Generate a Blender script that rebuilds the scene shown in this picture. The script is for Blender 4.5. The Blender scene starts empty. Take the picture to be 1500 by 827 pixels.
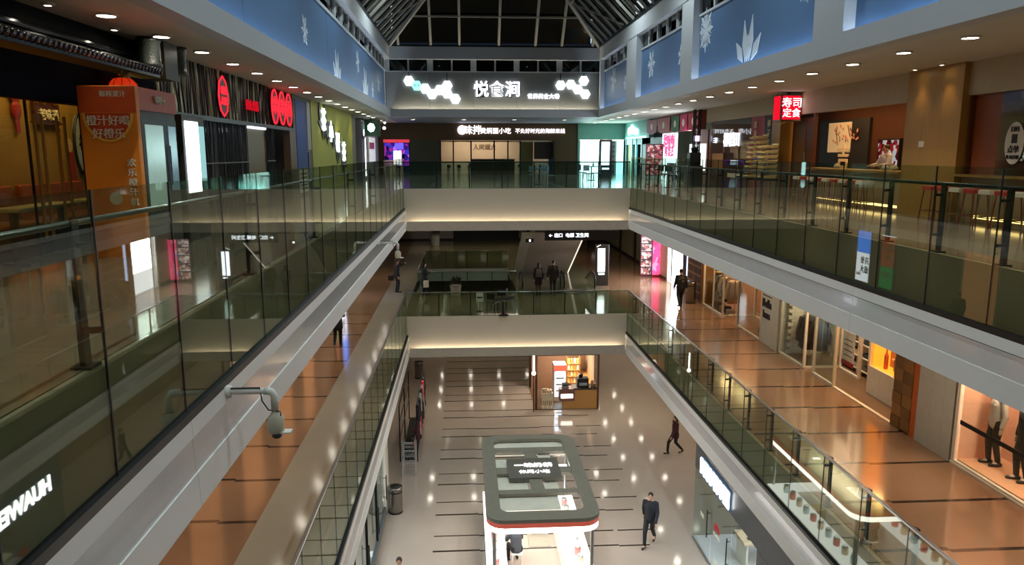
import bpy, bmesh, math, random
from mathutils import Vector, Matrix
random.seed(7)
SC = bpy.context.scene
COL = SC.collection
# ---------------------------------------------------------------- camera, world, exposure
F, CX, CY = 1085.0, 750.0, 413.5            # focal length in pixels of the 1500 x 827 frame
PITCH = math.atan(190.5 / F); YAW = math.atan(70 / F * math.cos(PITCH))
EYE = Vector((0, 0, 1.5))
FW = Vector((math.sin(YAW) * math.cos(PITCH), math.cos(YAW) * math.cos(PITCH), -math.sin(PITCH)))
RT = Vector((math.cos(YAW), -math.sin(YAW), 0)); UP = RT.cross(FW)
cd = bpy.data.cameras.new('camera'); cam = bpy.data.objects.new('camera', cd); COL.objects.link(cam)
cam.matrix_world = Matrix(((RT.x, UP.x, -FW.x, EYE.x), (RT.y, UP.y, -FW.y, EYE.y), (RT.z, UP.z, -FW.z, EYE.z), (0, 0, 0, 1)))
cd.sensor_fit = 'HORIZONTAL'; cd.sensor_width = 36; cd.lens = F / 1500 * 36; cd.clip_start = 0.05; cd.clip_end = 300
SC.camera = cam
w = bpy.data.worlds.new('night_sky'); SC.world = w; w.use_nodes = True
w.node_tree.nodes['Background'].inputs[0].default_value = (0.010, 0.014, 0.022, 1)
w.node_tree.nodes['Background'].inputs[1].default_value = 0.35
SC.view_settings.view_transform = 'Standard'; SC.view_settings.look = 'None'
SC.view_settings.gamma = 1; SC.view_settings.use_curve_mapping = False
SC.view_settings.exposure = EXPOSURE = 1.1
cy = SC.cycles
cy.use_denoising = True; cy.sample_clamp_indirect = 4.0; cy.max_bounces = 10; cy.diffuse_bounces = 4
cy.glossy_bounces = 4; cy.transparent_max_bounces = 40; cy.use_light_tree = True; cy.caustics_reflective = False
try: cy.denoiser = 'OPENIMAGEDENOISE'
except Exception: pass

def ray(x, y): return FW + RT * ((x - CX) / F) - UP * ((y - CY) / F)
def onX(x, y, X): d = ray(x, y); return EYE + d * (X / d.x)
def onY(x, y, Y): d = ray(x, y); return EYE + d * (Y / d.y)
def onZ(x, y, Z): d = ray(x, y); return EYE + d * ((Z - EYE.z) / d.z)
def yx(px, X): return onX(px, 200, X).y

# ---------------------------------------------------------------- materials
MC = {}
def lin(c):
    return tuple(((v / 255) / 12.92 if v / 255 <= .04045 else ((v / 255 + .055) / 1.055) ** 2.4) for v in c) + (1,)
def M(name, rgb=(128, 128, 128), rough=.6, metal=0., var=.12, scale=6., bump=0., emit=None, es=0., spec=.5, coat=0.):
    if name in MC: return MC[name]
    m = bpy.data.materials.new(name); m.use_nodes = True; nt = m.node_tree; N = nt.nodes
    b = N['Principled BSDF']; b.inputs['Roughness'].default_value = rough; b.inputs['Metallic'].default_value = metal
    b.inputs['Specular IOR Level'].default_value = spec; b.inputs['Coat Weight'].default_value = coat
    tc = N.new('ShaderNodeTexCoord'); nz = N.new('ShaderNodeTexNoise'); nz.inputs['Scale'].default_value = scale
    nz.inputs['Detail'].default_value = 4
    nt.links.new(tc.outputs['Object'], nz.inputs['Vector'])
    c = lin(rgb); mx = N.new('ShaderNodeMix'); mx.data_type = 'RGBA'
    mx.inputs[6].default_value = tuple(v * (1 - var) for v in c[:3]) + (1,)
    mx.inputs[7].default_value = tuple(min(1, v * (1 + var)) for v in c[:3]) + (1,)
    nt.links.new(nz.outputs['Fac'], mx.inputs[0]); nt.links.new(mx.outputs[2], b.inputs['Base Color'])
    if bump:
        bp = N.new('ShaderNodeBump'); bp.inputs['Strength'].default_value = bump; bp.inputs['Distance'].default_value = .02
        nt.links.new(nz.outputs['Fac'], bp.inputs['Height']); nt.links.new(bp.outputs[0], b.inputs['Normal'])
    if emit is not None:
        b.inputs['Emission Color'].default_value = lin(emit); b.inputs['Emission Strength'].default_value = es
    MC[name] = m; return m
def wood(name, a, b_, rough=.45, scale=3., axis=2):
    if name in MC: return MC[name]
    m = M(name, a, rough); nt = m.node_tree; N = nt.nodes
    mp = N.new('ShaderNodeMapping'); s = [14, 14, 14]; s[axis] = 1.2; mp.inputs['Scale'].default_value = s
    tc = [n for n in N if n.type == 'TEX_COORD'][0]; nz = [n for n in N if n.type == 'TEX_NOISE'][0]
    nt.links.new(tc.outputs['Object'], mp.inputs['Vector']); nt.links.new(mp.outputs[0], nz.inputs['Vector'])
    nz.inputs['Scale'].default_value = scale; mx = [n for n in N if n.type == 'MIX'][0]
    mx.inputs[6].default_value = lin(a); mx.inputs[7].default_value = lin(b_)
    return m
def E_(name, rgb=(255, 255, 255), s=1.):
    if name in MC: return MC[name]
    m = bpy.data.materials.new(name); m.use_nodes = True; nt = m.node_tree; nt.nodes.clear()
    e = nt.nodes.new('ShaderNodeEmission'); e.inputs[0].default_value = lin(rgb); e.inputs[1].default_value = s
    o = nt.nodes.new('ShaderNodeOutputMaterial'); nt.links.new(e.outputs[0], o.inputs[0]); MC[name] = m; return m
def screen(name, cols, s, scale=3.):
    """a lit screen or poster: blocks of printed colour, back-lit"""
    if name in MC: return MC[name]
    m = E_(name, cols[0], s); nt = m.node_tree; N = nt.nodes
    tc = N.new('ShaderNodeTexCoord'); nz = N.new('ShaderNodeTexVoronoi'); nz.inputs['Scale'].default_value = scale
    cr = N.new('ShaderNodeValToRGB'); cr.color_ramp.interpolation = 'CONSTANT'
    sp = N.new('ShaderNodeSeparateColor')
    nt.links.new(tc.outputs['Object'], nz.inputs['Vector']); nt.links.new(nz.outputs['Color'], sp.inputs[0])
    nt.links.new(sp.outputs[0], cr.inputs[0])
    els = cr.color_ramp.elements
    els[0].color = lin(cols[0]); els[1].position = 1 / len(cols); els[1].color = lin(cols[1 % len(cols)])
    for i in range(2, len(cols)):
        e = els.new(i / len(cols)); e.color = lin(cols[i])
    em = [n for n in N if n.type == 'EMISSION'][0]; nt.links.new(cr.outputs[0], em.inputs[0]); return m
def printed(name, cols, scale=3., rough=.5):
    m = M(name, cols[0], rough)
    nt = m.node_tree; N = nt.nodes
    if any(n.type == 'TEX_VORONOI' for n in N): return m
    tc = [n for n in N if n.type == 'TEX_COORD'][0]; nz = N.new('ShaderNodeTexVoronoi'); nz.inputs['Scale'].default_value = scale
    cr = N.new('ShaderNodeValToRGB'); cr.color_ramp.interpolation = 'CONSTANT'; sp = N.new('ShaderNodeSeparateColor')
    nt.links.new(tc.outputs['Object'], nz.inputs['Vector']); nt.links.new(nz.outputs['Color'], sp.inputs[0]); nt.links.new(sp.outputs[0], cr.inputs[0])
    els = cr.color_ramp.elements; els[0].color = lin(cols[0]); els[1].position = 1 / len(cols); els[1].color = lin(cols[1])
    for i in range(2, len(cols)):
        e = els.new(i / len(cols)); e.color = lin(cols[i])
    b = N['Principled BSDF']; nt.links.new(cr.outputs[0], b.inputs['Base Color']); return m
def G(name, tint=(215, 228, 220), ior=1.5, boost=1.0):
    if name in MC: return MC[name]
    m = bpy.data.materials.new(name); m.use_nodes = True; nt = m.node_tree; N = nt.nodes; N.clear()
    o = N.new('ShaderNodeOutputMaterial'); t = N.new('ShaderNodeBsdfTransparent'); t.inputs[0].default_value = lin(tint)
    g = N.new('ShaderNodeBsdfGlossy'); g.inputs['Roughness'].default_value = .012; g.inputs['Color'].default_value = (.95, 1, .97, 1)
    fr = N.new('ShaderNodeFresnel'); ge = N.new('ShaderNodeNewGeometry'); im = N.new('ShaderNodeMix'); im.data_type = 'FLOAT'
    im.inputs[2].default_value = ior; im.inputs[3].default_value = 1 / ior   # same reflectance on both faces of the pane
    nt.links.new(ge.outputs['Backfacing'], im.inputs[0]); nt.links.new(im.outputs[0], fr.inputs[0])
    mu = N.new('ShaderNodeMath'); mu.operation = 'MULTIPLY'; mu.inputs[1].default_value = boost; mu.use_clamp = True
    mx = N.new('ShaderNodeMixShader'); nt.links.new(fr.outputs[0], mu.inputs[0]); nt.links.new(mu.outputs[0], mx.inputs[0])
    nt.links.new(t.outputs[0], mx.inputs[1]); nt.links.new(g.outputs[0], mx.inputs[2]); nt.links.new(mx.outputs[0], o.inputs[0])
    MC[name] = m; return m

# ---------------------------------------------------------------- mesh building
class MB:
    def __init__(s): s.v = []; s.f = []; s.sm = False
    def add(s, vs, fs):
        n = len(s.v); s.v += [Vector(v) for v in vs]; s.f += [tuple(i + n for i in f) for f in fs]; return s
    def box(s, x0, x1, y0, y1, z0, z1):
        return s.add([(x0, y0, z0), (x1, y0, z0), (x1, y1, z0), (x0, y1, z0), (x0, y0, z1), (x1, y0, z1), (x1, y1, z1), (x0, y1, z1)],
                     [(0, 3, 2, 1), (4, 5, 6, 7), (0, 1, 5, 4), (1, 2, 6, 5), (2, 3, 7, 6), (3, 0, 4, 7)])
    def bev(s, x0, x1, y0, y1, z0, z1, r=.02):
        """box with its four upright corners and top edge chamfered"""
        def ring(z, i): return [(x0 + r + i, y0 + i, z), (x1 - r - i, y0 + i, z), (x1 - i, y0 + r + i, z), (x1 - i, y1 - r - i, z), (x1 - r - i, y1 - i, z), (x0 + r + i, y1 - i, z), (x0 + i, y1 - r - i, z), (x0 + i, y0 + r + i, z)]
        R = ring(z0, 0) + ring(z1 - r, 0) + ring(z1, r * .6)
        fs = [tuple(range(7, -1, -1)), tuple(range(16, 24))]
        for k in (0, 8):
            fs += [(k + i, k + (i + 1) % 8, k + 8 + (i + 1) % 8, k + 8 + i) for i in range(8)]
        return s.add(R, fs)
    def loft(s, rings, cap=True):
        n = len(rings[0]); vs = [p for r in rings for p in r]; fs = []
        for k in range(len(rings) - 1):
            fs += [(k * n + i, k * n + (i + 1) % n, (k + 1) * n + (i + 1) % n, (k + 1) * n + i) for i in range(n)]
        if cap: fs += [tuple(range(n - 1, -1, -1)), tuple(range((len(rings) - 1) * n, len(rings) * n))]
        return s.add(vs, fs)
    def tube(s, pts, r, n=8, cap=True):
        pts = [Vector(p) for p in pts]; rs = r if isinstance(r, (list, tuple)) else [r] * len(pts); rings = []
        d0 = (pts[1] - pts[0]).normalized(); a = d0.orthogonal().normalized()
        for i, p in enumerate(pts):
            d = (pts[min(i + 1, len(pts) - 1)] - pts[max(i - 1, 0)]).normalized()
            a = (a - d * a.dot(d)).normalized(); b = d.cross(a)
            rings.append([p + (a * math.cos(2 * math.pi * k / n) + b * math.sin(2 * math.pi * k / n)) * rs[i] for k in range(n)])
        return s.loft(rings, cap)
    def lathe(s, c, prof, n=16, cap=True):
        c = Vector(c); return s.loft([[c + Vector((r * math.cos(2 * math.pi * k / n), r * math.sin(2 * math.pi * k / n), z)) for k in range(n)] for r, z in prof], cap)
    def ball(s, c, rx, ry=None, rz=None, n=12, m=8, rot=None):
        ry = ry or rx; rz = rz or rx; c = Vector(c); rings = []
        for j in range(m + 1):
            t = math.pi * (j / m); q = max(math.sin(t), .02)
            ring = [Vector((rx * q * math.cos(2 * math.pi * k / n), ry * q * math.sin(2 * math.pi * k / n), -rz * math.cos(t))) for k in range(n)]
            rings.append([c + (rot @ p if rot else p) for p in ring])
        return s.loft(rings)
    def prism(s, poly, d):
        """poly: 3-D outline; d: offset vector giving it thickness"""
        d = Vector(d); p = [Vector(q) for q in poly]; n = len(p)
        return s.add(p + [q + d for q in p], [tuple(range(n - 1, -1, -1)), tuple(range(n, 2 * n))] + [(i, (i + 1) % n, n + (i + 1) % n, n + i) for i in range(n)])
    def mesh(s, name, off=Vector((0, 0, 0))):
        me = bpy.data.meshes.new(name); me.from_pydata([tuple(v - off) for v in s.v], [], s.f); me.update()
        bm = bmesh.new(); bm.from_mesh(me); bmesh.ops.recalc_face_normals(bm, faces=bm.faces); bm.to_mesh(me); bm.free()
        if s.sm:
            for p in me.polygons: p.use_smooth = True
        return me
    def smooth(s): s.sm = True; return s
    def build(s, name, mat, parent=None, local=False):
        if parent is None:
            xs = [v.x for v in s.v]; ys = [v.y for v in s.v]; zs = [v.z for v in s.v]
            off = Vector(((min(xs) + max(xs)) / 2, (min(ys) + max(ys)) / 2, min(zs)))
        else: off = Vector((0, 0, 0)) if local else wl(parent)
        me = s.mesh(name, off); me.materials.append(mat)
        o = bpy.data.objects.new(name, me); COL.objects.link(o)
        if parent is None: o.location = off
        else: o.parent = parent
        return o
def wl(o):
    p = Vector(o.location)
    while o.parent: o = o.parent; p += o.location
    return p
def box(name, mat, parent, *b, local=False): return MB().box(*b).build(name, mat, parent, local)
def share(o, loc, parent=None, name=None):
    """another object using the same mesh, shifted"""
    c = bpy.data.objects.new(name or o.name.split('.')[0], o.data); COL.objects.link(c); c.parent = parent if parent else o.parent
    c.location = loc; return c
def tag(o, label=None, cat=None, group=None, kind=None):
    if label: o['label'] = label
    if cat: o['category'] = cat
    if group: o['group'] = group
    if kind: o['kind'] = kind
    return o
def thing(name, label, cat, loc, rz=0, group=None):
    o = bpy.data.objects.new(name, None); COL.objects.link(o); o.empty_display_size = .2
    o.location = loc; o.rotation_euler = (0, 0, rz); return tag(o, label, cat, group)
def struct(o, label=None): return tag(o, label, None, None, 'structure')
def copytree(o, loc, rz=None, label=None, parent=None):
    c = o.copy(); COL.objects.link(c)
    if parent is None:
        c.location = loc
        if rz is not None: c.rotation_euler = (0, 0, rz)
        if label: c['label'] = label
    else: c.parent = parent
    for ch in list(o.children): copytree(ch, None, parent=c)
    return c
def text(s, size, loc, ax, mat, parent, name='lettering', depth=.015, bold=0., xs=1., align='CENTER', sp=1.):
    """lettering as a mesh; ax: 'E' on a wall facing -X, 'W' facing +X, 'N' facing -Y, 'U' facing up, 'S' facing +Y"""
    cu = bpy.data.curves.new('t', 'FONT'); cu.body = s; cu.size = size; cu.align_x = align; cu.align_y = 'CENTER'
    cu.extrude = depth; cu.offset = bold; cu.resolution_u = 2; cu.space_character = sp
    t = bpy.data.objects.new('t', cu); COL.objects.link(t); bpy.context.view_layer.update()
    me = bpy.data.meshes.new_from_object(t.evaluated_get(bpy.context.evaluated_depsgraph_get()))
    bpy.data.objects.remove(t)
    X, Y = {'E': ((0, -1, 0), (0, 0, 1)), 'W': ((0, 1, 0), (0, 0, 1)), 'N': ((1, 0, 0), (0, 0, 1)), 'S': ((-1, 0, 0), (0, 0, 1)), 'U': ((1, 0, 0), (0, 1, 0))}[ax] if isinstance(ax, str) else ax
    X = Vector(X) * xs; Y = Vector(Y); Z = X.cross(Y).normalized()
    L = Vector(loc) - wl(parent)
    me.transform(Matrix(((X.x, Y.x, Z.x, L.x), (X.y, Y.y, Z.y, L.y), (X.z, Y.z, Z.z, L.z), (0, 0, 0, 1))))
    me.name = name; me.materials.clear(); me.materials.append(mat)
    o = bpy.data.objects.new(name, me); COL.objects.link(o); o.parent = parent; return o
def lamp(name, kind, loc, energy, rgb, parent=None, size=.1, size_y=None, rot=(0, 0, 0), angle=140, blend=.8):
    l = bpy.data.lights.new(name, kind); l.energy = energy; l.color = lin(rgb)[:3]
    if kind == 'AREA':
        l.size = size
        if size_y: l.shape = 'RECTANGLE'; l.size_y = size_y
    else: l.shadow_soft_size = size
    if kind == 'SPOT': l.spot_size = math.radians(angle); l.spot_blend = blend
    o = bpy.data.objects.new(name, l); COL.objects.link(o); o.rotation_euler = rot
    if parent: o.parent = parent; o.location = Vector(loc) - wl(parent)
    else: o.location = loc
    return o
# ---------------------------------------------------------------- the building
XL, XR, YN, YF = -2.55, 7.08, 0.35, 31.5      # atrium void: left, right, near and far edge
L2, L1 = -5.5, -11.0                          # middle and ground floor levels (upper floor at 0)
XW, XE, YB = -5.75, 11.0, 51.0                # shop-front planes left and right, end wall of the upper floor
YE, YK = 60.0, -6.0                           # end of the lower floors, wall behind the viewer
XUL, XUR, YU, ZS, ZP = -4.0, 7.5, 42.0, 3.43, 3.85   # the wider opening above: edges, soffit, lip top
white = M('white_paint', (226, 226, 222), .5, var=.04, scale=2)
white_gloss = M('white_gloss_panel', (206, 206, 206), .14, var=.05, scale=3, coat=.3)
ceil_m = M('ceiling_paint', (196, 192, 182), .8, var=.05, scale=1.5)
black = M('black_paint', (14, 14, 15), .45)
dark = M('dark_steel', (30, 34, 36), .35, .6)
steel = M('brushed_steel', (170, 172, 172), .28, .9, var=.1, scale=20)
stone3 = M('upper_floor_stone', (136, 122, 104), .12, var=.15, scale=1.2)
stone2 = M('middle_floor_stone', (132, 103, 80), .12, var=.2, scale=.9)
band2 = M('middle_floor_pale_stone', (152, 148, 136), .12, var=.1, scale=1.2)
stone1 = M('ground_floor_stone', (170, 156, 144), .09, var=.10, scale=.8)
inlay = M('dark_inlay_stone', (44, 34, 28), .15, var=.2)
beige = M('beige_bulkhead', (186, 176, 158), .6, var=.06, scale=1.5)
glass = G('railing_glass', (226, 230, 220), 1.5, .75)
glass2 = G('railing_glass_clear', (224, 232, 222), 1.5, .7)
shopglass = G('shop_glass', (232, 238, 236), 1.45, .8)

# ground floor
fl = struct(box('floor', stone1, None, -7, 16, YK, YE, L1 - .3, L1), 'polished beige ground floor with dark inlay strips')
st = []
seg = {}
def inlay_piece(parent, x0, x1, y, z, wd=.075):
    L = round(x1 - x0, 2)
    if (L, wd) not in seg: seg[(L, wd)] = MB().box(-L / 2, L / 2, -wd / 2, wd / 2, -.02, .003).mesh('inlay_strip'); seg[(L, wd)].materials.append(inlay)
    o = bpy.data.objects.new('inlay_strip', seg[(L, wd)]); COL.objects.link(o); o.parent = parent
    o.location = Vector(((x0 + x1) / 2, y, z)) - wl(parent); return o
y = 12.2
while y < 58:
    for k, dy in enumerate((0, .95)):
        yy = y + dy
        inlay_piece(fl, -1.14, .36, yy, L1, .09 if k == 0 else .06); inlay_piece(fl, .36, .96, yy - .04, L1)
        inlay_piece(fl, .96, 3.36, yy - (.05 if k else 0), L1); inlay_piece(fl, 3.36, 4.86, yy + .03, L1)
        if k == 0: inlay_piece(fl, 4.86, 5.86, yy - .02, L1)
        else: inlay_piece(fl, 5.0, 6.2, yy + .02, L1)
    y += 2.41
# middle floor: left and right walks, far part round the second void, near end
V2 = (-2.43, 2.59, 37.2, 44.9)
def walk(name, label, m, *b): return struct(box(name, m, None, *b), label)
f2l = walk('floor_walkway', 'polished orange brown middle floor of the left walkway', stone2, -6.0, -4.05, YK, YE, L2 - .3, L2)
f2b = walk('floor_border', 'pale stone border of the middle floor beside the left railing', band2, -4.05, XL - .13, YK, YE, L2 - .3, L2)
f2r = walk('floor_walkway', 'polished orange brown middle floor of the right walkway', stone2, 8.25, 11.1, YK, YE, L2 - .3, L2)
f2rb = walk('floor_border', 'pale stone border of the middle floor beside the right railing', stone2, XR + .13, 8.25, YK, YE, L2 - .3, L2)
tanf = M('middle_floor_tan_stone', (112, 108, 84), .12, var=.12, scale=.8)
walk('floor_bridge', 'middle floor bridge between the two voids', tanf, XL - .13, XR + .13, YF + .13, V2[2], L2 - .3, L2)
walk('floor_beyond', 'middle floor beyond the second void', tanf, XL - .13, XR + .13, V2[3], YE, L2 - .3, L2)
walk('floor_escalator_bay', 'middle floor around the escalators', tanf, V2[1], XR + .13, V2[2], V2[3], L2 - .3, L2)
walk('floor_near', 'middle floor at the near end', tanf, XL - .13, XR + .13, YK, YN - .13, L2 - .3, L2)
y = 4.3
random.seed(3)
while y < 34:
    for f, x0, x1 in ((f2l, -6.0, -4.07), (f2r, XR + .15, 11.08)):
        xm = x0 + (x1 - x0) * random.choice((.35, .5, .62))
        inlay_piece(f, x0, xm, y, L2, .095); inlay_piece(f, xm, x1, y - .07, L2, .095)
    y += 1.862
# upper floor
walk('floor_upper', 'dark polished upper floor along the left shops', stone3, -9.5, XL - .13, YK, 56, -.3, 0)
walk('floor_upper', 'dark polished upper floor along the right shops', stone3, XR + .13, 15.5, YK, 56, -.3, 0)
walk('floor_upper', 'dark polished upper floor beyond the far railing', stone3, XL - .13, XR + .13, YF + .13, 56, -.3, 0)
walk('floor_upper', 'dark polished upper floor at the near end', stone3, XL - .13, XR + .13, YK, YN - .13, -.3, 0)
# ceilings below the upper and the middle floor
for z, zn in ((0, 'middle'), (L2, 'ground')):
    for nm, b in (('left', (-6.2, XL - .02, YK, YE)), ('right', (XR + .02, 16, YK, YE)), ('far', (XL, XR, YF + .02, YE)), ('near', (XL, XR, YK, YN - .02))):
        if zn == 'ground' and nm == 'far': continue
        if zn == 'ground' and nm == 'left': b = (-6.2, XL - .02, YK, YE)
        struct(box('ceiling', ceil_m, None, b[0], b[1], b[2], b[3], z - 1.72, z - 1.6), 'white ceiling over the %s storey, %s part' % (zn, nm))
struct(box('ceiling', ceil_m, None, XL, XR, YF + .02, V2[2], L2 - 1.72, L2 - 1.6), 'white ceiling under the middle bridge')
struct(box('ceiling', ceil_m, None, XL, XR, V2[3], YE, L2 - 1.72, L2 - 1.6), 'white ceiling under the middle floor beyond the second void')
# slab edges: olive face behind the glass, moulded white lip below it
olive = M('slab_edge_face', (150, 140, 116), .6, var=.05, scale=1.5)
def lip(parent, side, z, y0, y1):
    s = 1 if side == 'L' else -1; x = XL if side == 'L' else XR
    def b(a, c): return (min(x + s * a, x + s * c), max(x + s * a, x + s * c))
    box('slab_face', olive, parent, *b(-.12, -.03), y0, y1, z - 1.72, z - .005)
    n = max(1, round((y1 - y0) / 6.2)); st = (y1 - y0) / n
    box('glass_channel', black, parent, *b(-.03, .05), y0, y1, z - .90, z - .82)
    for i in range(n):
        a, c = y0 + i * st + .004, y0 + (i + 1) * st - .004
        o1 = MB().prism([(x - s * .03, a, z - .90), (x + s * .05, a, z - .90), (x + s * .06, a, z - 1.06), (x - s * .03, a, z - 1.06)], (0, c - a, 0)).build('upper_band', white, parent)
        MB().prism([(x - s * .03, a, z - 1.075), (x + s * .045, a, z - 1.075), (x + s * .06, a, z - 1.40), (x - s * .03, a, z - 1.40)], (0, c - a, 0)).build('gloss_strip', white_gloss, parent)
        MB().prism([(x - s * .03, a, z - 1.40), (x + s * .075, a, z - 1.40), (x + s * .085, a, z - 1.73), (x - s * .03, a, z - 1.73)], (0, c - a, 0)).build('lower_band', white, parent)
for z, nm in ((0, 'upper'), (L2, 'middle')):
    for sd, sn in (('L', 'left'), ('R', 'right')):
        t = thing('trim_slab_edge', 'moulded white lip along the %s edge of the %s floor' % (sn, nm), None, ((XL if sd == 'L' else XR), 15, z - 1.76)); tag(t, kind='structure')
        lip(t, sd, z, YN, YF)
    # far and near beam
    for yy, s, fn in ((YF, -1, 'far'), (YN, 1, 'near')):
        t = thing('trim_bridge_beam', '%s bridge beam of the %s floor with a lit cove along its foot' % (fn, nm), None, (2.2, yy, z - 1.76)); tag(t, kind='structure')
        box('beam_face', beige, t, XL, XR, *sorted((yy, yy - s * .12)), z - 1.72, z - .005)
        MB().prism([(XL + .1, yy, z - 1.76), (XL + .1, yy + s * .22, z - 1.76), (XL + .1, yy + s * .22, z - 1.36), (XL + .1, yy + s * .18, z - 1.36), (XL + .1, yy + s * .18, z - 1.6), (XL + .1, yy, z - 1.6)], (XR - XL - .2, 0, 0)).build('cove_lip', M('lip_paint', (176, 166, 152), .6), t)
        if fn == 'far':
            box('led_strip', E_('led_warm_cove', (255, 240, 214), 4), t, XL + .2, XR - .2, yy - .14, yy - .05, z - 1.59, z - 1.57)
            lamp('cove_light', 'AREA', (2.26, yy - .09, z - 1.54), 16, (255, 238, 214), t, size=9, size_y=.06, rot=(math.pi, 0, 0))
# glass railings
def rail_side(side, z, ztop, y0, pitch, postn, m, label):
    s = 1 if side == 'L' else -1; x = XL if side == 'L' else XR
    t = thing('glass_railing', label, 'railing', (x, 15.5, z - .86))
    pm = None; y = y0
    while y - pitch > YN: y -= pitch
    i = 0; seal = None; post = None
    while y < YF - .02:
        a, c = max(y, YN) + .008, min(y + pitch, YF) - .008
        if c - a > pitch - .05:
            if pm is None:
                pm = MB().box(x - .006, x + .006, a, c, z - .86, z + ztop).build('glass_panel', m, t); ya = a
            else: share(pm, (0, a - ya, 0))
        elif c - a > .1: MB().box(x - .006, x + .006, a, c, z - .86, z + ztop).build('glass_panel', m, t)
        if y > YN + .1:
            if seal is None: seal = MB().box(x - .009, x + .009, y - .007, y + .007, z - .86, z + ztop).build('joint_seal', black if z == 0 else M('seal_grey', (70, 78, 72), .5), t); ys = y
            else: share(seal, (0, y - ys, 0))
            if i % postn == 0 and y < YF - .1:
                xp = x - s * .14
                if post is None:
                    post = MB().box(xp - .02, xp + .02, y - .045, y + .045, z, z + 1.04).box(xp - .07, xp + .07, y - .08, y + .08, z, z + .02).box(min(xp, x - s * .012), max(xp, x - s * .012), y - .02, y + .02, z + .25, z + .29).box(min(xp, x - s * .012), max(xp, x - s * .012), y - .02, y + .02, z + .85, z + .89).build('post', dark, t); yp = y
                else: share(post, (0, y - yp, 0))
        y += pitch; i += 1
    return t
r = rail_side('L', 0, 1.25, 5.25, 1.36, 3, glass, 'tall tinted glass railing along the left edge of the upper floor')
MB().tube([(XL - .15, 1, 1.02), (XL - .15, 31.2, 1.02)], .022).smooth().build('handrail', steel, r)
r = rail_side('R', 0, 1.30, 9.42, 1.39, 1, glass, 'tall tinted glass railing with closely set posts along the right edge of the upper floor')
MB().tube([(XR + .15, 1, 1.03), (XR + .15, 31.2, 1.03)], .028).smooth().build('handrail', dark, r)
for sd, sn in (('L', 'left'), ('R', 'right')):
    r = rail_side(sd, L2, 1.08, 12.05, 1.42, 1 if sd == 'R' else 99, glass2, 'glass railing with steel cap along the %s edge of the middle floor' % sn)
    x = XL if sd == 'L' else XR
    MB().box(x - .03, x + .03, YN, YF, L2 + 1.08, L2 + 1.11).build('top_cap', steel, r)
def rail_cross(y, z, x0, x1, ztop, label, n, m, posts=True, zb=.0, cap=steel):
    t = thing('glass_railing', label, 'railing', ((x0 + x1) / 2, y, z + zb)); w = (x1 - x0) / n; pm = ps = None
    for i in range(n):
        if pm is None: pm = MB().box(x0 + .008, x0 + w - .008, y - .006, y + .006, z + zb, z + ztop).build('glass_panel', m, t)
        else: share(pm, (i * w, 0, 0))
        if posts and i:
            if ps is None: ps = MB().box(x0 + w * i - .02, x0 + w * i + .02, y + .03, y + .08, z, z + ztop - .03).box(x0 + w * i - .06, x0 + w * i + .06, y - .0, y + .12, z, z + .015).build('post', dark, t); i0 = i
            else: share(ps, ((i - i0) * w, 0, 0))
    MB().tube([(x0, y + .055, z + ztop - .02), (x1, y + .055, z + ztop - .02)], .025).smooth().build('handrail', cap, t)
    return t
rail_cross(YF + .06, 0, XL, XR, 1.12, 'dark glass railing along the far edge of the upper floor', 7, G('railing_glass_dark', (196, 218, 216), 1.5, .8), cap=dark)
rail_cross(YF + .06, L2, XL, XR, 1.05, 'glass railing along the far edge of the middle floor', 7, glass2)
rail_cross(V2[2] - .15, L2, V2[0], V2[1], 1.08, 'glass railing on the near side of the second void', 4, glass2)
rail_cross(V2[3] + .1, L2, V2[0], V2[1], 1.08, 'glass railing on the far side of the second void', 4, glass2)
t = thing('glass_railing', 'glass railing along the left side of the second void', 'railing', (V2[0], 41, L2))
for i in range(5): box('glass_panel', glass2, t, V2[0] - .006, V2[0] + .006, V2[2] + i * 1.52 + .03, V2[2] + (i + 1) * 1.52 + .01, L2, L2 + 1.08)
MB().tube([(V2[0], V2[2] + .02, L2 + 1.08), (V2[0], V2[3] - .05, L2 + 1.08)], .025).build('handrail', steel, t)
t = thing('trim_void_edge', 'pale metal clad slab edge round the second void', None, (0, 41, L2 - .75)); tag(t, kind='structure')
pale = M('pale_metal_cladding', (150, 164, 164), .3, .3)
box('far_face', pale, t, V2[0], V2[1], V2[3] - .04, V2[3] + .08, L2 - .75, L2 - .004)
box('near_face', pale, t, V2[0], V2[1], V2[2] - .08, V2[2] - .01, L2 - .75, L2 - .004)
box('side_face', pale, t, V2[0] - .08, V2[0] + .02, V2[2] + .02, V2[3] - .06, L2 - .75, L2 - .004)

# walls of the shell
wall_m = M('side_wall_paint', (150, 140, 122), .7, var=.06)
for nm, b in (('wall_back', (-9.5, 16, YK - .3, YK, L1, 7.2)), ('wall_end', (-7, 16, YE, YE + .3, L1, -1.6))):
    struct(box(nm, wall_m, None, *b), {'wall_back': 'plain wall behind the viewer', 'wall_end': 'tan end wall of the lower floors'}[nm])
struct(box('wall_left', wall_m, None, -6.3, -6.0, YK, YE, L2, -1.72), 'tan left wall of the middle floor')
struct(box('wall_left', wall_m, None, -9.8, -9.5, YK, 56, 0, 3.43), 'back wall of the left upper shops')
struct(box('wall_right', wall_m, None, 15.5, 15.8, YK, YE, L1, 3.43), 'back wall of the right shops')
struct(box('ceiling', ceil_m, None, -9.5, XUL - .34, YK, 56, ZS, ZS + .1), 'white ceiling over the left upper walkway')
struct(box('ceiling', ceil_m, None, XUR + .34, 15.5, YK, 56, ZS, ZS + .1), 'white ceiling over the right upper walkway')
struct(box('ceiling', M('far_ceiling_paint', (120, 134, 146), .6), None, XUL - .34, XUR + .34, YU + .37, 56, ZS, ZS + .1), 'cool grey ceiling over the far gallery')

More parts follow.
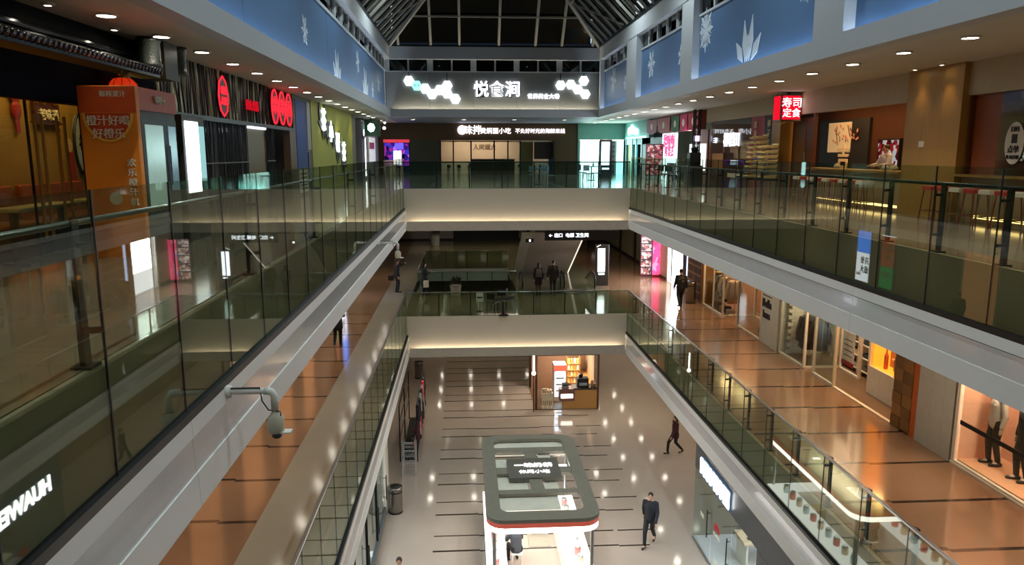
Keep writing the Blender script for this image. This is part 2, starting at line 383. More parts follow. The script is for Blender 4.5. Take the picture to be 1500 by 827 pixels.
# upper storey: blue panels behind a lit lip, clerestory windows, white beam
bluepan = M('blue_panel', (76, 108, 146), .5, var=.1, scale=.6)
flake = M('pale_leaf_print', (196, 206, 214), .5)
bandm = M('upper_band_paint', (176, 180, 184), .6, var=.04)
nightglass = G('night_window_glass', (90, 96, 104), 1.5, 1.)
def snow(parent, ax, x, yc, zc, r, n=6, rot=0):
    """leafy star decoration fixed flat on a panel"""
    b = MB()
    for k in range(n):
        a = rot + k * 2 * math.pi / n; d = Vector((0, math.cos(a), math.sin(a))); q = Vector((0, -d.z, d.y))
        c = Vector((x, yc, zc)); w_ = r * .16
        b.prism([c, c + d * r * .5 + q * w_, c + d * r, c + d * r * .5 - q * w_], (ax * .012, 0, 0))
        for s in (-1, 1):
            e = c + d * r * .45; f = (d * .75 + q * s * .66)
            b.prism([e, e + f * r * .2 + q * s * w_ * .4, e + f * r * .4, e + f * r * .2 - q * s * w_ * .3], (ax * .012, 0, 0))
    return b.build('leaf_star', flake, parent)
def lilies(parent, ax, x, yc, zc, h):
    b = MB()
    for k, (dy, a, hh) in enumerate(((-.1, -.12, 1.), (.12, .14, .95), (-.25, -.75, .72), (.25, .75, .7), (0, 0, .6))):
        d = Vector((0, math.sin(a), math.cos(a))); q = Vector((0, d.z, -d.y)); c = Vector((x + ax * .002 * k, yc + dy * h, zc))
        b.prism([c, c + d * h * hh * .45 + q * h * .15, c + d * h * hh, c + d * h * hh * .45 - q * h * .15], (ax * .014, 0, 0))
    return b.build('leaf_cluster', flake, parent)
def upper_side(side):
    s = 1 if side == 'L' else -1; X = XUL if side == 'L' else XUR; XP = X - s * .27
    sn = 'left' if side == 'L' else 'right'
    t = thing('wall_upper_' + sn, 'upper %s atrium wall with blue panels, clerestory windows and lit ledge' % sn, None, (X, 20, ZS)); tag(t, kind='structure')
    def b(a, c): return sorted((X + s * a, X + s * c))
    box('ledge_band', bandm, t, *b(-.06, 0), YK, YU, ZS, ZP)
    box('ledge_floor', bandm, t, *b(-.34, -.06), YK, YU + .37, ZS, ZS + .08)
    segs = [(-5.5, 5.4), (6.8, 14.05), (15.45, 24.9), (26.2, 33.05), (34.99, 41.6)] if side == 'R' else [(-5.5, 6.2), (6.23, 15.4), (15.43, 24.6), (24.63, 33.3), (33.33, 41.7)]
    if side == 'R': segs = [(-5.5, 5.2), (6.1, 14.9), (16.2, 24.9), (26.2, 33.05), (34.99, 41.7)]
    for a, c in segs: box('blue_panel', bluepan, t, *b(-.33, -.27), a, c, ZS + .08, 5.86)
    edges = [-6] + [v for q in segs for v in q] + [YU]
    for i in range(0, len(edges), 2):
        if edges[i + 1] - edges[i] > .1: box('column', bandm, t, *b(-.34, -.02 if side == 'R' else -.26), edges[i], edges[i + 1], ZP - .02 if side == 'R' else ZS + .08, 6.5)
    box('sill', bandm, t, *b(-.34, -.22), YK, YU, 5.86, 5.92)
    # clerestory windows: one pane each
    pane = None
    for a, c in segs:
        n = max(2, round((c - a) / 1.5)); w_ = (c - a) / n
        for i in range(n):
            box('window_pane', nightglass, t, *b(-.32, -.30), a + i * w_ + .07, a + (i + 1) * w_ - .07, 5.92, 6.5)
            if i: box('mullion', bandm, t, *b(-.34, -.22), a + i * w_ - .07, a + i * w_ + .07, 5.92, 6.5)
    box('head_beam', bandm, t, *b(-.4, 0), YK, YU, 6.5, 7.15)
    box('roof_curb', dark, t, *b(-.4, .04), YK, YU, 7.15, 7.24)
    box('dark_backing', M('night_black', (8, 10, 13), .8), t, *b(-1.3, -1.2), YK, YU + .9, 5.6, 6.8)
    box('led_strip', E_('led_cool_cove', (214, 232, 255), 3), t, *b(-.20, -.12), YK + 1, YU - .3, ZS + .081, ZS + .1)
    for y0 in (-5, 4.4, 13.8, 23.2, 32.6): lamp('cove_light', 'AREA', (X - s * .17, y0 + 4.5, ZS + .14), 27, (206, 228, 248), t, size=.06, size_y=9.2, rot=(math.pi, -s * .12, 0))
    xo = XP + s * .001
    if side == 'R':
        lilies(t, -1, xo, 20.6, ZP + .1, 1.2); snow(t, -1, xo, 24.3, 5.35, .7, 8); snow(t, -1, xo, 31.3, 5.1, .62); snow(t, -1, xo, 27.0, 4.9, .42, 6, .3)
        snow(t, -1, xo, 39.2, 5.2, .75, 6, .2); snow(t, -1, xo, 36.3, 4.8, .42); snow(t, -1, xo, 17.2, 5.2, .4, 6, .2); snow(t, -1, xo, 12.0, 5.2, .5)
    else:
        lilies(t, 1, xo, 26.3, ZP + .05, 1.0); lilies(t, 1, xo, 33.6, ZP + .05, 1.2); snow(t, 1, xo, 21.2, 4.75, .42); snow(t, 1, xo, 31.4, 5.1, .5, 6, .2)
        snow(t, 1, xo, 38.7, 5.0, .55); snow(t, 1, xo, 36.2, 4.4, .4); snow(t, 1, xo, 12.0, 5.0, .5)
upper_side('L'); upper_side('R')
t = thing('wall_upper_far', 'far upper atrium wall with sign panel, clerestory windows and lit ledge', None, (1.75, YU, ZS)); tag(t, kind='structure')
box('ledge_band', bandm, t, XUL, XUR, YU, YU + .06, ZS, ZP); box('ledge_floor', bandm, t, XUL, XUR, YU + .06, YU + .37, ZS, ZS + .08)
grey_pan = M('grey_sign_panel', (122, 124, 124), .5, var=.05)
for i in range(5): box('sign_panel', grey_pan, t, XUL - .27 + i * 2.408 + .005, XUL - .27 + (i + 1) * 2.408 - .005, YU + .3, YU + .36, ZS + .08, 5.84)
box('sill', bandm, t, XUL - .3, XUR + .3, YU + .27, YU + .36, 5.84, 5.9)
for i in range(10):
    a = XUL - .2 + i * 1.19
    box('window_pane', nightglass, t, a + .06, a + 1.13, YU + .3, YU + .32, 5.9, 6.5)
    box('mullion', bandm, t, a - (.16 if i % 2 == 0 else .04), a + (.16 if i % 2 == 0 else .04), YU + .24, YU + .36, 5.9, 6.5)
box('head_beam', bandm, t, XUL - .3, XUR + .3, YU, YU + .36, 6.5, 7.15); box('roof_curb', dark, t, XUL, XUR, YU - .04, YU + .3, 7.15, 7.24)
box('dark_backing', MC['night_black'], t, XUL - 1.2, XUR + 1.2, YU + 1.2, YU + 1.3, 5.6, 6.8)
box('led_strip', E_('led_warm_cove2', (255, 244, 214), 6), t, XUL + .2, XUR - .2, YU + .12, YU + .2, ZS + .081, ZS + .1)
lamp('cove_light', 'AREA', (1.75, YU + .17, ZS + .14), 60, (255, 240, 206), t, size=11, size_y=.06, rot=(math.pi, 0, 0))

# glazed hip roof
t = thing('roof_skylight', 'steel framed glass hip roof, black with night', None, (1.75, 18, 7.2)); tag(t, kind='structure')
rafter_m = M('roof_steel_paint', (150, 146, 136), .6); xm = (XUL + XUR) / 2; hw = (XUR - XUL) / 2; zr = 7.2
skyglass = G('skylight_glass', (70, 76, 84), 1.5, .8)
for s in (-1, 1):
    y = YK
    while y < YU - .2:
        k = min(hw, YU - y)
        MB().tube([(xm + s * hw, y, zr + .05), (xm + s * (hw - k), y, zr + .05 + k)], .075, 4).build('rafter', rafter_m, t)
        y += 1.2
    for k in (1.9, 3.8):
        MB().tube([(xm + s * (hw - k), YK, zr + k), (xm + s * (hw - k), YU - k, zr + k)], .06, 4).build('purlin', rafter_m, t)
    MB().tube([(xm + s * hw, YU, zr), (xm, YU - hw, zr + hw)], .12, 6).build('hip_beam', rafter_m, t)
    y = 37.5
    while y > 0:
        MB().tube([(xm + s * (hw - .1), y - 2.2, zr + .1), (xm + s * (hw - 1.9), y + 2.6 - .1, zr + 1.9)], .045, 4).build('brace', rafter_m, t)
        y -= 6.0
    for y0 in range(0, 8):
        a = YK + y0 * 6; c = min(a + 6, YU); k2 = YU - c
        MB().prism([(xm + s * hw, a, zr + .16), (xm + s * hw, c, zr + .16), (xm + s * (hw - min(hw, YU - c)), c, zr + .16 + min(hw, YU - c)), (xm + s * (hw - min(hw, YU - a)), a, zr + .16 + min(hw, YU - a))], (0, 0, .02)).build('pane', skyglass, t)
for x in (-3.5, -1.75, -.2, 1.94, 3.95, 5.4, 7.1):
    k = hw - abs(x - xm)
    MB().tube([(x, YU, zr + .05), (x + (xm - x) * .0, YU - k, zr + .05 + k)], .085, 4).build('rafter', rafter_m, t)
for k in (1.3, 2.1, 3.8): MB().tube([(XUL + k, YU - k, zr + k), (XUR - k, YU - k, zr + k)], .06, 4).build('purlin', rafter_m, t)
MB().tube([(xm, YK, zr + hw), (xm, YU - hw, zr + hw)], .12, 6).build('ridge_beam', rafter_m, t)
MB().prism([(XUL, YU, zr + .16), (XUR, YU, zr + .16), (xm, YU - hw, zr + .16 + hw)], (0, 0, .02)).build('pane', skyglass, t)
# ---------------------------------------------------------------- ceiling lamps (each lamp carries its own light)
disc_m = E_('downlight_lens', (255, 246, 228), 14); ring_m = M('downlight_ring', (210, 208, 200), .4)
def downlight(x, y, z, label, group, energy, rgb=(255, 236, 206), r=.13, angle=130, light=True):
    t = thing('ceiling_downlight', label, 'downlight', (x, y, z - .035), 0, group)
    if r not in DL:
        a = MB().lathe((0, 0, 0), [(r + .035, .035), (r + .035, .012), (r + .01, 0), (r - .005, .004), (r - .005, .03)], 16, False).build('trim_ring', ring_m, t, True)
        b = MB().lathe((0, 0, 0), [(r - .004, .03), (r - .004, .012)], 16).build('lens', disc_m, t, True); DL[r] = (a, b)
    else:
        share(DL[r][0], (0, 0, 0), t, 'trim_ring'); share(DL[r][1], (0, 0, 0), t, 'lens')
    if light: lamp('bulb', 'SPOT', (x, y, z - .05), energy, rgb, t, size=r * .8, angle=angle, blend=.9)
    return t
DL = {}; FILL_FLOOD = 400
for k in range(-5, 20):
    y = 11.35 + 1.95 * k
    if y > 49.5: break
    downlight(-5.05, y, ZS, 'round recessed downlight in the row over the left upper walkway', 'downlights over the left upper walkway', 26, light=k % 2 == 0)
for k in range(-6, 20):
    y = 12.55 + 1.93 * k
    if y > 49.5: break
    downlight(8.57, y, ZS, 'round recessed downlight in the row over the right upper walkway', 'downlights over the right upper walkway', 100, light=k % 2 == 0)
for x, y in ((-5.45, 10.6), (-5.5, 12.6), (-5.5, 14.6)): downlight(x, y, ZS, 'small accent downlight over the tiled eave', 'accent downlights over the tiled eave', 12, r=.05, angle=80)
for k in range(16):
    y = 5 + 2.6 * k
    downlight(-4.9, y, -1.72, 'recessed downlight under the left part of the upper floor', 'downlights over the left middle walkway', 75, (255, 228, 192), light=k % 2 == 0)
    downlight(9.3, y, -1.72, 'recessed downlight under the right part of the upper floor', 'downlights over the right middle walkway', 80, (255, 228, 190), light=k % 2 == 0)
for k in range(9):
    y = 27 + 2.6 * k
    for x in (8.4, 10.0): downlight(x, y, L2 - 1.72, 'recessed downlight under the right part of the middle floor', 'downlights over the right ground hall', 48, (255, 236, 210), light=(k + (x > 9)) % 2 == 0)
for k in range(2):
    for i in range(5): downlight(-1.8 + 2.1 * i, 33.2 + 2.3 * k, L2 - 1.72, 'recessed downlight under the middle bridge', 'downlights under the middle bridge', 40, (255, 240, 214), light=i % 2 == 0)
for k in range(3):
    for i in range(5): downlight(-1.8 + 2.1 * i, 46.5 + 3.2 * k, L2 - 1.72, 'recessed downlight under the far middle floor', 'downlights under the far middle floor', 25, (255, 240, 214), light=(i + k) % 2 == 0)
for k in range(5):
    for i in range(4): downlight(-1.5 + 2.5 * i - (.6 if k == 1 and i == 2 else 0), 34 + 5 * k, -1.72, 'recessed downlight over the middle bridge', 'downlights over the middle bridge', 46 if k < 3 else 70, (255, 226, 180), light=(i + k) % 2 == 0)
for x in (-3, 0, 3, 6):
    downlight(x, 45, ZS, 'recessed downlight over the far gallery', 'downlights over the far gallery', 40, (220, 236, 255))
# ---------------------------------------------------------------- upper floor, left shops (front plane X = XW)
navy = M('navy_panel', (12, 14, 26), .9, spec=.15); mustard = M('mustard_wall', (150, 116, 44), .7, var=.15, scale=2)
red = M('red_lacquer', (150, 30, 26), .4); gold = M('brass', (170, 130, 60), .3, .9); orange = M('orange_print', (226, 120, 30), .45)
ivory = M('ivory_print', (232, 224, 200), .6); gloss_black = M('glossy_black_tile', (20, 22, 22), .18)
greyp = M('grey_plaster', (120, 118, 110), .7); limep = M('lime_wall', (158, 164, 60), .6, var=.06)
def partition(y, x0=-9.5, x1=XW, z1=ZS, m=None):
    return struct(box('wall_partition', m or greyp, None, x0, x1, y - .06, y + .06, 0, z1), 'partition wall between two left upper shops')
# A: restaurant under a tiled eave, Y 3.5 - 14.6
YA, YA2 = 3.5, 14.6
t = thing('restaurant_front', 'dark restaurant front with black tiled eave and navy signboard', 'shopfront', (XW, 9, 0))
MB().box(XW - .25, XW - .02, YA, YA2, 3.0, ZS).build('fascia', M('black_fascia', (14, 15, 15), .9, spec=.15), t)
MB().box(XW - .2, XW + .05, YA, YA2, 2.2, 2.78).build('signboard', navy, t)
# eave: sloped board with half-round tiles and round tile ends
MB().prism([(XW - .1, YA, 3.06), (XW + .55, YA, 2.82), (XW + .55, YA, 2.76), (XW - .1, YA, 2.96)], (0, YA2 - 1.1 - YA, 0)).build('eave_board', gloss_black, t)
tile = None; n = int((YA2 - 1.1 - YA) / .125)
for i in range(n):
    yy = YA + .1 + i * .125
    if tile is None:
        b = MB().tube([(XW - .08, yy, 3.10), (XW + .57, yy, 2.86)], .04, 8).tube([(XW + .565, yy, 2.862), (XW + .60, yy, 2.85)], .052, 10).smooth()
        tile = b.build('roof_tile', gloss_black, t); y0 = yy
    else: share(tile, (0, yy - y0, 0))
MB().tube([(XW + .08, YA, 3.12), (XW + .08, YA2 - 1.1, 3.12)], .05, 8).build('ridge_roll', gloss_black, t)
for yy in (13.55, 14.75):
    MB().lathe((XW + .38, yy, 2.92), [(.17, 0), (.2, .02), (.2, .07), (.18, .09), (.18, .42), (.2, .44), (.2, .505)], 18).smooth().build('corner_drum', M('carved_dark_stone', (60, 66, 62), .3, bump=.6, scale=30), t)
MB().box(XW - .15, XW + .5, 13.9, 14.5, 2.78, ZS - .01).build('corner_block', M('bronze_panel', (52, 46, 26), .45), t)
# glazed front: posts, panes, door with bar handles
for a, c in ((3.5, 5.3), (5.34, 7.2), (7.24, 9.1), (9.14, 10.35), (10.39, 11.75), (11.79, 13.9)):
    box('glass_pane', shopglass, t, XW - .01, XW + .005, a, c, .05, 2.2); box('pane_seal', black, t, XW - .015, XW + .012, c, c + .03, 0, 2.2)
for yy in (10.45, 10.62, 11.0, 11.2):
    MB().tube([(XW + .05, yy, .35), (XW + .05, yy, 2.0)], .022, 8).tube([(XW, yy, .45), (XW + .05, yy, .45)], .012, 6).tube([(XW, yy, 1.9), (XW + .05, yy, 1.9)], .012, 6).build('door_handle', gold, t)
# interior
struct(box('wall_interior', mustard, None, -7.1, -7.0, YA, YA2, 0, 2.95), 'mustard wall inside the tiled eave restaurant')
lamp('dining_lamp', 'AREA', (-6.4, 8, 2.9), 22, (255, 206, 120), t, size=.8, size_y=7)
lamp('dining_lamp', 'AREA', (-6.4, 12.6, 2.9), 20, (255, 206, 120), t, size=.8, size_y=3)
box('ceiling_panel', M('restaurant_ceiling', (60, 46, 28), .8), t, -7.0, XW - .26, YA, YA2, 2.95, 3.0)
for i, yy in enumerate((6.0, 8.4, 10.9, 13.0)):
    b = thing('dining_bench', 'orange padded restaurant bench behind the glass front', 'bench', (-6.62, yy, 0), 0, 'orange benches in the tiled eave restaurant')
    MB().bev(-.3, .3, -.95, .95, .36, .48, .03).build('seat', M('bench_seat', (120, 60, 30), .5), b, True); MB().bev(-.36, -.26, -.95, .95, .48, 1.0, .02).build('backrest', M('orange_leather', (150, 66, 26), .5), b, True)
    MB().box(-.28, .28, -.9, .9, 0, .36).build('plinth', M('dark_wood', (44, 28, 18), .5), b, True)
    d = thing('dining_table', 'long dark restaurant table with pale edge behind the glass front', 'table', (-6.02, yy, 0), 0, 'tables in the tiled eave restaurant')
    MB().bev(-.2, .2, -.8, .8, .72, .77, .015).build('table_top', M('pale_table_edge', (196, 182, 150), .35), d, True)
    for sy in (-.6, .6): MB().box(-.04, .04, sy - .04, sy + .04, .03, .72).build('leg', dark, d, True); MB().box(-.17, .17, sy - .05, sy + .05, 0, .03).build('foot', dark, d, True)
# painted wall hangings inside
hang = thing('paper_cutting', 'red paper decoration on the mustard wall', 'decoration', (-6.980, 12.3, 2.1))
MB().ball((-6.960, 12.3, 2.45), .03, .18, .2, 10, 6).ball((-6.960, 12.3, 2.15), .03, .13, .15, 10, 6).box(-6.970, -6.950, 12.25, 12.35, 1.8, 2.1).build('cut_shape', red, hang)
hang = thing('menu_board', 'carved dark red signboard hanging inside the restaurant', 'sign', (-6.950, 13.1, 1.95))
MB().bev(-6.990, -6.920, 12.75, 13.5, 1.95, 2.65, .02).build('board', M('dark_red_board', (70, 26, 18), .5), hang)
text('好吃', .34, (-6.910, 13.12, 2.4), 'W', gold, hang); text('老味道', .2, (-6.910, 13.12, 2.1), 'W', ivory, hang)
pl = thing('wall_plaque', 'blue and white vase shaped plaque on the mustard wall', 'plaque', (-6.950, 14.2, 1.0))
MB().prism([(-6.970, 14.2 + .3 * math.cos(a), 1.65 + .55 * math.sin(a)) for a in [k * math.pi / 10 for k in range(20)]], (.04, 0, 0)).build('face', M('plaque_blue_grey', (170, 180, 190), .5), pl)
MB().tube([(-6.930, 14.2 + .3 * math.cos(a), 1.65 + .55 * math.sin(a)) for a in [k * math.pi / 10 for k in range(21)]], .025, 6).build('rim', black, pl)
text('福', .3, (-6.925, 14.2, 1.65), 'W', navy, pl)
mp = thing('wall_painting', 'painting of a figure in a red robe on the mustard wall', 'painting', (-6.970, 13.78, .9))
MB().box(-6.990, -6.960, 13.55, 14.0, .9, 1.9).build('canvas', M('ochre_canvas', (150, 116, 50), .8), mp)
MB().prism([(-6.960, 13.6, .95), (-6.960, 13.95, .95), (-6.960, 13.86, 1.5), (-6.960, 13.68, 1.5)], (.01, 0, 0)).build('robe', red, mp)
MB().prism([(-6.960, 13.77 + .1 * math.cos(k * .6), 1.62 + .12 * math.sin(k * .6)) for k in range(10)], (.01, 0, 0)).build('head', M('painted_skin', (200, 160, 120), .8), mp)
partition(YA2 + .1, -9.5, XW - .3)

# lantern
t = thing('paper_lantern', 'round red and orange festival lantern hanging above the orange drinks booth', 'lantern', (-5.5, 12.75, 2.28))
prof = [(.08, 0), (.15, .03), (.2, .09), (.22, .17), (.2, .26), (.15, .32), (.08, .35)]
ln = M('lantern_silk', (190, 40, 20), .6, emit=(255, 60, 20), es=.22)
MB().lathe((-5.5, 12.75, 2.34), prof, 20).smooth().build('body', ln, t)
for k in range(10): MB().tube([(-5.5 + r_ * 1.01 * math.cos(k * .628), 12.75 + r_ * 1.01 * math.sin(k * .628), 2.34 + z_) for r_, z_ in prof], .006, 4).build('rib', gold, t)
MB().lathe((-5.5, 12.75, 2.68), [(.11, 0), (.11, .05)], 12).build('cap', gold, t); MB().lathe((-5.5, 12.75, 2.3), [(.1, 0), (.1, .05)], 12).build('collar', gold, t)
MB().tube([(-5.5, 12.75, 2.72), (-5.5, 12.75, 2.8)], .006, 5).build('cord', black, t)

# B: orange drinks booth, cooler and lit display
t = thing('drinks_booth', 'orange printed drinks booth with cooler cabinet beside the left railing', 'booth', (-4.98, 11.8, 0))
MB().bev(-5.38, -4.6, 11.0, 11.12, .0, 2.42, .01).build('front_panel', M('orange_poster', (232, 134, 36), .5, var=.15, scale=1.5), t)
MB().box(-5.38, -4.6, 10.993, 10.998, 2.05, 2.41).build('header_print', M('deep_orange_print', (214, 84, 30), .5), t)
arc = [(-4.99 + .33 * math.cos(a), 10.99, 2.04 - .38 * math.sin(a)) for a in [k * math.pi / 12 for k in range(13)]]
MB().prism(arc, (0, .008, 0)).build('slice_print', M('slice_orange', (206, 70, 30), .5), t)
MB().tube([(p[0], 10.985, p[2]) for p in arc], .02, 4).build('slice_rim', M('slice_yellow', (240, 190, 70), .5), t)
text('鲜榨果汁', .09, (-4.9, 10.988, 2.3), 'N', ivory, t); text('橙汁好喝', .15, (-4.99, 10.982, 1.93), 'N', ivory, t); text('好橙乐', .15, (-4.99, 10.982, 1.75), 'N', ivory, t)
for i, ch in enumerate('欢乐橙汁机'): text(ch, .12, (-4.72, 10.988, 1.35 - i * .14), 'N', ivory, t)
MB().lathe((0, 0, 0), [(.001, 0), (.001, .01)], 3)
MB().prism([(-4.98 + .09 * math.cos(k * .5), 10.99, .85 + .09 * math.sin(k * .5)) for k in range(13)], (0, .006, 0)).build('round_mark', ivory, t)
box('cooler_body', M('cooler_grey', (70, 66, 62), .5), t, -5.38, -4.66, 11.12, 12.55, 0, 2.1)
MB().bev(-5.38, -4.62, 11.12, 12.55, 2.1, 2.42, .01).build('cooler_header', M('red_brown_header', (190, 84, 54), .5), t)
text('鲜橙汁', .12, (-4.6, 11.85, 2.26), 'W', ivory, t)
d = box('cooler_door', black, t, -4.66, -4.63, 11.2, 12.5, .55, 2.0)
box('door_glass', M('cooler_lit_glass', (150, 170, 160), .2, emit=(170, 200, 190), es=.16), d, -4.63, -4.62, 11.3, 11.95, .7, 1.9)
box('machine_window', M('cooler_window', (60, 74, 84), .2, emit=(120, 150, 170), es=.15), d, -4.63, -4.62, 12.15, 12.45, .9, 1.9)
MB().tube([(-4.6, 12.12, 1.0), (-4.6, 12.12, 1.6)], .012, 6).build('door_handle', steel, t)
t = thing('display_cabinet', 'tall display cabinet with glowing white front beside the drinks booth', 'cabinet', (-4.75, 13.35, 0))
box('body', M('cabinet_bronze', (60, 56, 46), .5), t, -5.2, -4.66, 12.85, 13.9, 0, 2.12)
box('light_panel', E_('cabinet_white_light', (236, 246, 255), 1.5), t, -4.66, -4.64, 12.95, 13.55, .82, 2.02)
box('side_panel', E_('cabinet_teal_light', (150, 200, 200), .5), t, -4.66, -4.645, 13.6, 13.85, 1.0, 1.95)
box('socket_plate', black, t, -4.66, -4.635, 13.1, 13.4, .74, .82)

# C: bamboo-clad restaurant, Y 14.8 - 26
t = thing('bamboo_shopfront', 'shop front clad in dark and pale bamboo sticks with red neon signs', 'shopfront', (XW, 20, 0))
paleb = M('pale_bamboo', (150, 152, 122), .6, var=.25, scale=9); darkb = M('black_bamboo', (22, 22, 20), .35)
box('backing', M('bamboo_backing', (178, 188, 168), .7, var=.25, scale=5), t, XW - .2, XW - .04, 14.75, 26.0, 2.3, ZS - .01)
random.seed(11)
for i in range(108):
    yy = 14.8 + i * .1035 + random.uniform(-.02, .02); tl = random.uniform(-.13, .13)
    MB().tube([(XW - .02 + random.uniform(-.015, .02), yy - tl, 2.26), (XW - .02 + random.uniform(-.015, .02), yy + tl, ZS - .03)], random.choice((.016, .022, .034)), 5).build('bamboo_stick', darkb if i % 7 else paleb, t)
box('lintel', dark, t, XW - .1, XW + .03, 14.75, 26.0, 2.2, 2.3)
for a, c in ((17.0, 20.6), (22.4, 23.3), (14.8, 16.9)):
    box('glass_pane', shopglass, t, XW - .1, XW - .09, a, c, 0, 2.2)
    nst = int((c - a) / .085)
    for i in range(nst):
        yy = a + (i + .5) * (c - a) / nst; tl = random.uniform(-.16, .16)
        MB().tube([(XW - .04, yy - tl, 0), (XW - .04 + random.uniform(-.03, .03), yy + tl, 2.2)], random.choice((.012, .02, .024)), 5).build('bamboo_stick', darkb if random.random() < .8 else M('grey_bamboo', (90, 92, 90), .5), t)
    MB().tube([(XW, a, 1.25), (XW, c, 1.25)], .016, 5).build('cross_stick', M('grey_bamboo'), t)
box('door_leaf', M('brown_door', (96, 76, 30), .45, var=.15), t, XW - .12, XW - .06, 20.7, 22.35, 0, 2.15); box('door_lamp', E_('door_lamp_light', (220, 232, 255), 1.2), t, XW - .06, XW + .02, 20.7, 22.35, 2.14, 2.2)
box('door_jamb', M('brown_jamb', (90, 70, 34), .45), t, XW - .2, XW + .02, 25.3, 26.0, 0, 2.2)
# neon signs
neon = E_('red_neon', (255, 40, 54), .8); neon_dim = M('red_sign_plate', (52, 6, 10), .5)
s1 = box('diamond_plate', neon_dim, t, XW + .06, XW + .07, 18.3, 18.31, 2.3, 2.31)
bpy.data.objects.remove(s1)
pts = [(XW + .06, 18.35 + .34 * math.cos(a), 2.8 + .46 * math.sin(a)) for a in [k * math.pi / 4 for k in range(8)]]
pl = MB().prism([p if i % 2 == 0 else (p[0], 18.35 + (p[1] - 18.35) * 1.0, 2.8 + (p[2] - 2.8) * 1.0) for i, p in enumerate(pts)], (.03, 0, 0)).build('neon_plate', neon_dim, t)
MB().tube([(p[0] + .04, p[1], p[2]) for p in pts] + [(pts[0][0] + .04, pts[0][1], pts[0][2])], .02, 5).build('neon_tube', neon, pl)
text('老渝', .2, (XW + .105, 18.35, 2.92), 'W', neon, pl); text('人家', .2, (XW + .105, 18.35, 2.68), 'W', neon, pl)
text('重庆火锅', .3, (XW + .06, 20.9, 2.72), 'W', E_('red_neon_dim', (220, 20, 40), .4), t)
for yy, ch in ((23.2, '串'), (24.1, '串'), (25.0, '香')):
    pts = [(XW + .06, yy + .36 * math.cos(a), 2.85 + .5 * math.sin(a)) for a in [k * math.pi / 8 for k in range(16)]]
    pl = MB().prism(pts, (.03, 0, 0)).build('neon_plate', neon_dim, t)
    MB().tube([(p[0] + .04, p[1], p[2]) for p in pts + pts[:1]], .026, 5).build('neon_tube', neon, pl); text(ch, .55, (XW + .105, yy, 2.85), 'W', neon, pl)
# inside the bamboo shop
struct(box('wall_interior', M('bamboo_interior', (70, 76, 84), .7), None, -9.0, -8.9, 14.8, 26, 0, ZS), 'dim grey wall inside the bamboo shop')
struct(box('wall_interior', M('jamb_grey', (140, 136, 126), .7), None, -6.6, -6.5, 23.3, 25.3, 0, 2.25), 'grey wall inside the bamboo shop doorway')
p = thing('wall_poster', 'beige portrait poster inside the bamboo shop doorway', 'poster', (-6.48, 24.6, .8))
box('sheet', M('beige_print', (196, 160, 120), .7), p, -6.5, -6.48, 24.1, 25.2, .9, 2.0)
MB().prism([(-6.48, 24.65 + .22 * math.cos(k * .5), 1.5 + .28 * math.sin(k * .5)) for k in range(13)], (.008, 0, 0)).build('printed_face', M('tan_print', (150, 100, 66), .7), p)
for yy in (16.0, 18.2, 19.6, 21.5):
    l = thing('strip_lamp', 'blue white strip lamp inside the bamboo shop', 'lamp', (-7.6, yy, 1.95), 0, 'strip lamps inside the bamboo shop')
    MB().box(-.05, .05, -.45, .45, 0, .04).build('tube', E_('blue_white_lamp', (196, 214, 255), 3.5), l, True); MB().box(-.07, .07, -.48, .48, .04, .09).build('housing', dark, l, True); MB().tube([(0, 0, .09), (0, 0, ZS - 1.95)], .008, 5).build('cord', dark, l, True)
lamp('shop_lamp', 'AREA', (-7.4, 19, 3.2), 25, (190, 210, 255), None, size=1, size_y=6)
partition(26.1)
# D: blue poster, lime wall with script sign
t = thing('poster_display', 'tall blue poster panel over a white notice beside the lime wall', 'poster', (XW, 27.2, 0))
box('backing', greyp, t, XW - .1, XW, 26.15, 28.75, 0, ZS)
box('blue_sheet', M('blue_poster', (16, 56, 130), .6, var=.25, scale=1.2), t, XW, XW + .02, 26.3, 28.0, .95, 3.3); box('white_notice', ivory, t, XW, XW + .02, 26.5, 27.9, .1, .9)
for k in range(5): box('notice_line', M('grey_ink', (90, 90, 90), .7), t, XW + .02, XW + .025, 26.7, 27.7, .2 + k * .13, .25 + k * .13)
box('white_strip', M('pale_strip', (150, 156, 160), .5), t, XW, XW + .03, 28.1, 28.7, 1.6, 3.3); box('dark_strip', black, t, XW, XW + .03, 28.1, 28.75, 0, 1.5)
t = thing('lime_wall_panel', 'lime green shop wall with glowing white script sign on black leaves', 'wall panel', (XW, 33.5, 0))
box('panel', limep, t, XW - .1, XW + .04, 28.8, 39.0, 0, ZS - .02)
random.seed(5)
leaf = MB()
for k in range(46):
    u = k / 45; yc = 30.4 + u * 6.2 + random.uniform(-.3, .3); zc = 2.85 - u * 1.75 + random.uniform(-.28, .28); a = random.uniform(0, 6.28); L = random.uniform(.55, .95)
    d = Vector((0, math.cos(a), math.sin(a) * .8)) * L; q = Vector((0, -math.sin(a), math.cos(a) * .8)) * L * .3; c = Vector((XW + .05 + random.uniform(0, .04), yc, zc))
    leaf.prism([c - d, c + q, c + d, c - q], (.01, 0, 0))
leaf.build('leaf_backing', M('black_leaves', (10, 22, 14), .5), t)
wl_m = E_('white_neon', (240, 255, 246), 1.8)
for i, (ch, dz) in enumerate((('茶', 0), ('小', -.42), ('研', -.84), ('茶', -1.26))): text(ch, .95, (XW + .13, 30.9 + i * 1.6, 2.72 + dz), 'W', wl_m, t, bold=.012)
struct(box('wall_partition', greyp, None, XW - .1, XW + .05, 39.0, 40.2, 0, ZS), 'grey wall pier after the lime wall')
t = thing('tall_sign', 'narrow grey pillar sign with white logo', 'sign', (XW + .2, 41.3, 0))
